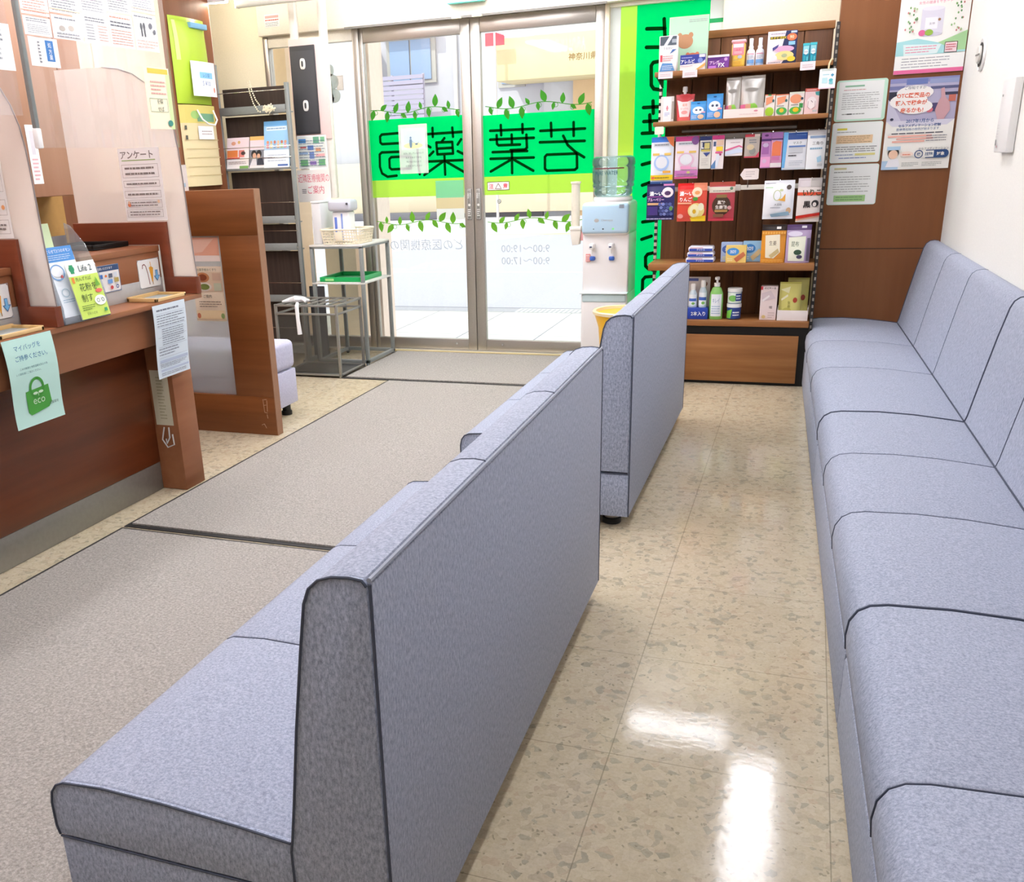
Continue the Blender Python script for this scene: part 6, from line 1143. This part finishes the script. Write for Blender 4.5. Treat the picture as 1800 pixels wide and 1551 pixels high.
b = B(); b.tube([(.035, 5.345, 1.583), (.036, 5.343, 1.605), (.045, 5.348, 1.626), (.05, 5.36, 1.6265)], .004, mat('#e3d3a8', .6), 8); part('loop', b, t, 'cream loop')

# ================================================================ notices on the brown wall panel
PYL = 5.6942
poster('supplement_poster', 'white poster with a lilac tub and leaf sprigs, at the photo top', 'poster', FX(.345, .657, 1.555, 1.955, PYL), [('t', '女性の健康をサポート', .5, .2, .035, '#e58aa8', 'c', .5), ('r', .32, .27, .64, .56, '#dfdcea'), ('e', .48, .27, .16, .025, '#eceaf2'), ('e', .48, .56, .16, .025, '#d3d0e0'), ('r', .38, .37, .56, .5, '#f2f0f6'), ('t', '女神', .48, .44, .03, '#9a94a8', 'c', .14), ('e', .58, .40, .02, .015, '#a0704c'), ('e', .35, .54, .05, .035, '#e06a9c'), ('e', .45, .54, .06, .035, '#98bc4c'),
    ('p', [(0, .63), (.3, .60), (.6, .66), (.95, .6), (1, .58), (1, .78), (0, .80)], '#a9dde0'), ('p', [(.6, .66), (1, .54), (1, .76), (.85, .76)], '#a9d49c'), ('p', [(.1, .66), (.65, .68), (.6, .78), (.12, .79)], '#dff0f0'), ('l', .14, .68, .6, .77, 3, '#e89ab0', .35), ('r', .70, .66, .88, .78, '#f3d9dc'), ('b', .70, .66, .88, .78, .008, '#c86a74'), ('l', .72, .68, .86, .76, 3, '#cc6a74', .5), ('r', 0, .79, 1, .97, '#f5f5f2'), ('l', .1, .81, .8, .94, 4, '#a9a9b0', .3), ('r', .0, .955, 1, 1, '#ea6fa0')] +
    [('e', .1 + .16 * rr.random(), .24 + .3 * rr.random(), .012, .013, ['#7cac6c', '#5c8c5c', '#a9c490', '#c87c7c'][i % 4]) for i in range(22)] + [('e', .74 + .18 * rr.random(), .22 + .32 * rr.random(), .012, .013, ['#7cac6c', '#5c8c5c', '#a9c490', '#c87c7c'][i % 4]) for i in range(22)], mat('#f6f5f0', .5))
poster('tax_poster', 'poster about tax on over-the-counter medicine with a shop photo, below the supplement poster', 'poster', FX(.337, .650, 1.098, 1.535, PYL), [('r', 0, 0, 1, .5, '#b9b4d0'), ('r', 0, .0, 1, .05, '#8c8fc0'), ('r', .24, .01, .55, .07, '#6c7cb8'), ('r', .58, .02, 1, .07, '#9aa4cc'), ('r', 0, .08, .22, .12, '#7c80b0'), ('r', .6, .1, 1, .13, '#5c6088'), ('r', .78, .17, 1, .20, '#3a3c58'), ('r', .0, .14, .12, .28, '#2c2c40'), ('r', .88, .2, .98, .27, '#c87060'), ('r', .58, .28, .75, .37, '#4a4470'), ('e', .62, .35, .05, .03, '#d87080'), ('p', [(.0, .22), (.12, .34), (.25, .5), (.0, .5)], '#cbc8dc'), ('p', [(.7, .36), (.74, .26), (.77, .22), (.75, .13), (.80, .12), (.83, .22), (.90, .28), (.92, .36), (.86, .44), (.82, .5), (.75, .46)], '#cda0a6'),
    ('e', .38, .16, .27, .08, '#f6f2ee'), ('e', .3, .25, .28, .09, '#f6f2ee'), ('e', .4, .31, .26, .08, '#f6f2ee'), ('t', 'ご存知ですか', .38, .105, .035, '#5c6478', 'c', .4), ('t', 'OTC医薬品の', .36, .185, .055, '#ea6a48', 'c', .58, True), ('t', '購入で税金が', .34, .265, .055, '#ea6a48', 'c', .52, True), ('t', '戻るかも!', .36, .345, .055, '#ea6a48', 'c', .42, True), ('r', .0, .46, 1, 1, '#f2efe8'), ('p', [(0, .46), (1, .46), (.9, .52), (.1, .52)], '#d9d6e4'), ('e', .08, .44, .025, .015, '#3a3c58'),
    ('t', '2017年1月から', .5, .465, .045, '#2f5490', 'c', .56, True), ('t', 'セルフメディケーション税制', .5, .515, .035, '#2f5490', 'c', .62, True), ('t', '医療費控除の特例が始まります', .48, .555, .03, '#3f6098', 'c', .7), ('l', .1, .59, .9, .61, 1, '#5c5c66', .6), ('r', .05, .62, .7, .64, '#f0b4a4'), ('r', .18, .65, .72, .67, '#f0b4a4'), ('r', .12, .68, .6, .70, '#f0b4a4'), ('l', .62, .62, .92, .7, 3, '#7c7c86', .3), ('t', 'セルフメディケーション', .75, .775, .03, '#5c5c66', 'c', .44), ('r', .0, .90, .25, 1, '#b4d0e8'), ('e', .16, .81, .085, .06, '#2c2824'), ('e', .16, .83, .07, .05, '#f0c8ac'), ('p', [(.06, .97), (.1, .88), (.24, .88), (.28, .97)], '#f2f0f4'), ('r', .06, .74, .26, .78, '#b4d4ec'), ('e', .36, .83, .1, .03, '#f3ddd0'), ('l', .3, .82, .42, .85, 1, '#e08a70'),
    ('o', .54, .835, .065, .046, .014, '#24487c'), ('t', '税', .54, .835, .035, '#24487c', 'c', .1, True), ('r', .64, .79, .92, .88, '#24487c'), ('e', .92, .835, .06, .045, '#24487c'), ('r', .63, .80, .76, .87, '#f2efe8'), ('e', .64, .835, .04, .036, '#f2efe8'), ('t', '控除', .69, .835, .04, '#24487c', 'c', .14, True), ('t', '対象', .86, .835, .04, '#f2efe8', 'c', .14, True), ('l', .3, .92, .55, .97, 3, '#a9a9a4', .4), ('l', .6, .92, .9, .97, 3, '#a9a9a4', .4)], mat('#f2efe8', .5))
LAM = mat('#e9f6ee', .4)
poster('laminated_notice', 'laminated notice with a mint border, uppermost of three on the brown panel', 'notice', FX(.085, .327, 1.345, 1.544, PYL), [('r', .05, .04, .93, .95, '#f4f5f2'), ('r', .17, .13, .55, .17, '#8fc0a0'), ('l', .15, .22, .6, .26, 1, '#d8a0a0'), ('l', .13, .30, .88, .72, 8, '#b4b4b2', .3), ('l', .15, .80, .6, .85, 1, '#a0a09c'), ('r', .25, .81, .35, .84, '#5c5c58')], mat('#c9ecd6', .4), .014, 'laminated notices')
poster('laminated_notice', 'laminated notice with yellow and orange highlights, middle of three on the brown panel', 'notice', FX(.083, .325, 1.140, 1.340, PYL), [('r', .02, .02, .98, .98, '#f3f4f0'), ('r', .1, .14, .3, .19, '#e0d44c'), ('l', .1, .22, .5, .26, 1, '#a0a09c'), ('r', .1, .32, .82, .52, '#f0cfa4'), ('l', .12, .33, .8, .51, 4, '#a98c6c', .3), ('l', .1, .58, .92, .74, 3, '#8c8c8a', .35), ('r', .5, .77, .9, .82, '#e6dc8c'), ('l', .1, .78, .48, .82, 1, '#7c8cb0'), ('l', .18, .86, .75, .9, 1, '#6c7cb8')], mat('#dff0e4', .4), .012, 'laminated notices')
poster('laminated_notice', 'laminated notice with a green block at its foot, lowest of three on the brown panel', 'notice', FX(.087, .328, .927, 1.132, PYL), [('r', .02, .02, .98, .98, '#f3f4f0'), ('r', .1, .08, .35, .13, '#d3cc9c'), ('l', .1, .16, .5, .22, 1, '#a9a9a4'), ('l', .1, .28, .85, .70, 7, '#b0b0aa', .28), ('r', .14, .76, .78, .92, '#a9d48c'), ('l', .18, .78, .74, .9, 2, '#7ca868', .35)], mat('#dff0e4', .4), .012, 'laminated notices')

# ================================================================ fittings on the right wall
x, y = WR(.49); t = thing('wall_vent', 'round white wall vent high on the right wall', 'vent', (x, y, 1.59), None, math.radians(1.85))
b = B(); b.lathe([(0, -.006), (.052, -.006), (.066, -.012), (.070, -.006), (.070, -.001)], (0, 0, 0), WHITEP, 32, 'x'); part('ring', b, t, local=True)
b = B(); b.lathe([(0, -.022), (.034, -.024), (.038, -.018), (.038, -.008)], (0, 0, 0), mat('#dcdad2', .5), 24, 'x'); b.box(-.026, -.008, -.036, .036, -.003, .003, mat('#8c8a84', .5)); part('damper_disc', b, t, local=True)
b = B(); b.lathe([(.039, -.0125), (.052, -.0125)], (0, 0, 0), mat('#4c4a46', .6), 28, 'x'); part('slot', b, t, 'dark ring slot', local=True)
x, y = WR(1.30); t = thing('wall_control', 'white narrow upright control box on the right wall', 'control box', (x, y, 1.18), None, math.radians(1.85))
b = B(); b.box(-.030, -.001, -.105, .105, 0, .265, WHITEP, .004); part('housing', b, t, local=True)
b = B(); decor(b, Fr((-.0305, .105, .265), (0, -1, 0), (0, 0, -1), .21, .265), [('r', .12, .2, .22, .23, '#9c9c98'), ('r', .08, .82, .14, .9, '#7c7c7a'), ('r', .2, .9, .3, .93, '#c4a0a0'), ('l', .1, .6, .3, .8, 5, '#dcdad8', .2)]); part('markings', b, t, local=True)

# ================================================================ ceiling lights
def ceiling_light(x0, x1, y0, y1, label, z=2.5, s=1., rods=False):
    t = thing('ceiling_light', label, 'ceiling light', ((x0 + x1) / 2, (y0 + y1) / 2, z - .05), 'ceiling lights')
    b = B(); b.box(x0 - .02, x1 + .02, y0 - .02, y1 + .02, z - .035, z - .0005, WHITEP, .004)
    if rods:
        for x in (x0 + .1, x1 - .1): b.cyl((x, (y0 + y1) / 2, z - .002), (x, (y0 + y1) / 2, 2.4995), .006, WHITEP, 8)
    part('housing', b, t)
    b = B(); b.box(x0, x1, y0, y1, z - .052, z - .0355, mat('#f6f5fb', .5, 0, .5, LAMP * s), .004); part('diffuser', b, t, 'glowing diffuser')
UN = 'white fluorescent ceiling light over the waiting room, in a set partly added as fill, outside the photo'
ceiling_light(-.16, .10, 4.2, 5.4, UN, s=.7); ceiling_light(-.86, -.22, 5.52, 5.76, UN, s=.55)
ceiling_light(-2.9, -1.3, 4.62, 4.84, UN, s=1.1); ceiling_light(-2.75, -1.25, 5.60, 5.68, 'slim added light hung on rods to brighten the door header, outside the photo', z=2.37, s=1.5, rods=True)  # crosswise light and rod-hung light, both added to brighten the door header
for x, y in ((-.30, .3), (-.3, 2.1)): ceiling_light(x - .10, x + .10, y, y + 1.2, UN, s=.75)  # aisle lights added as fill for the couch backs
for x, y, q in ((-1.75, 3.2, 1.), (-1.75, 1.6, .75), (-1.75, -.4, .6), (-3.0, 3.2, .9), (-3.0, 1.4, .9), (-3.0, -.4, .8)): ceiling_light(x - .13, x + .13, y, y + 1.2, UN, s=q)
t = thing('tube_light', 'glowing tube light at the top left above the hanging bags', 'light', (-3.45, 5.475, 2.20))
b = B(); b.cyl((-3.66, 5.475, 2.212), (-3.38, 5.475, 2.20), .012, mat('#fff6e4', .5, 0, .5, 70.), 12); part('tube', b, t)
b = B(); b.box(-3.66, -3.38, 5.451, 5.462, 2.195, 2.225, WHITEP, .003); part('bracket', b, t)
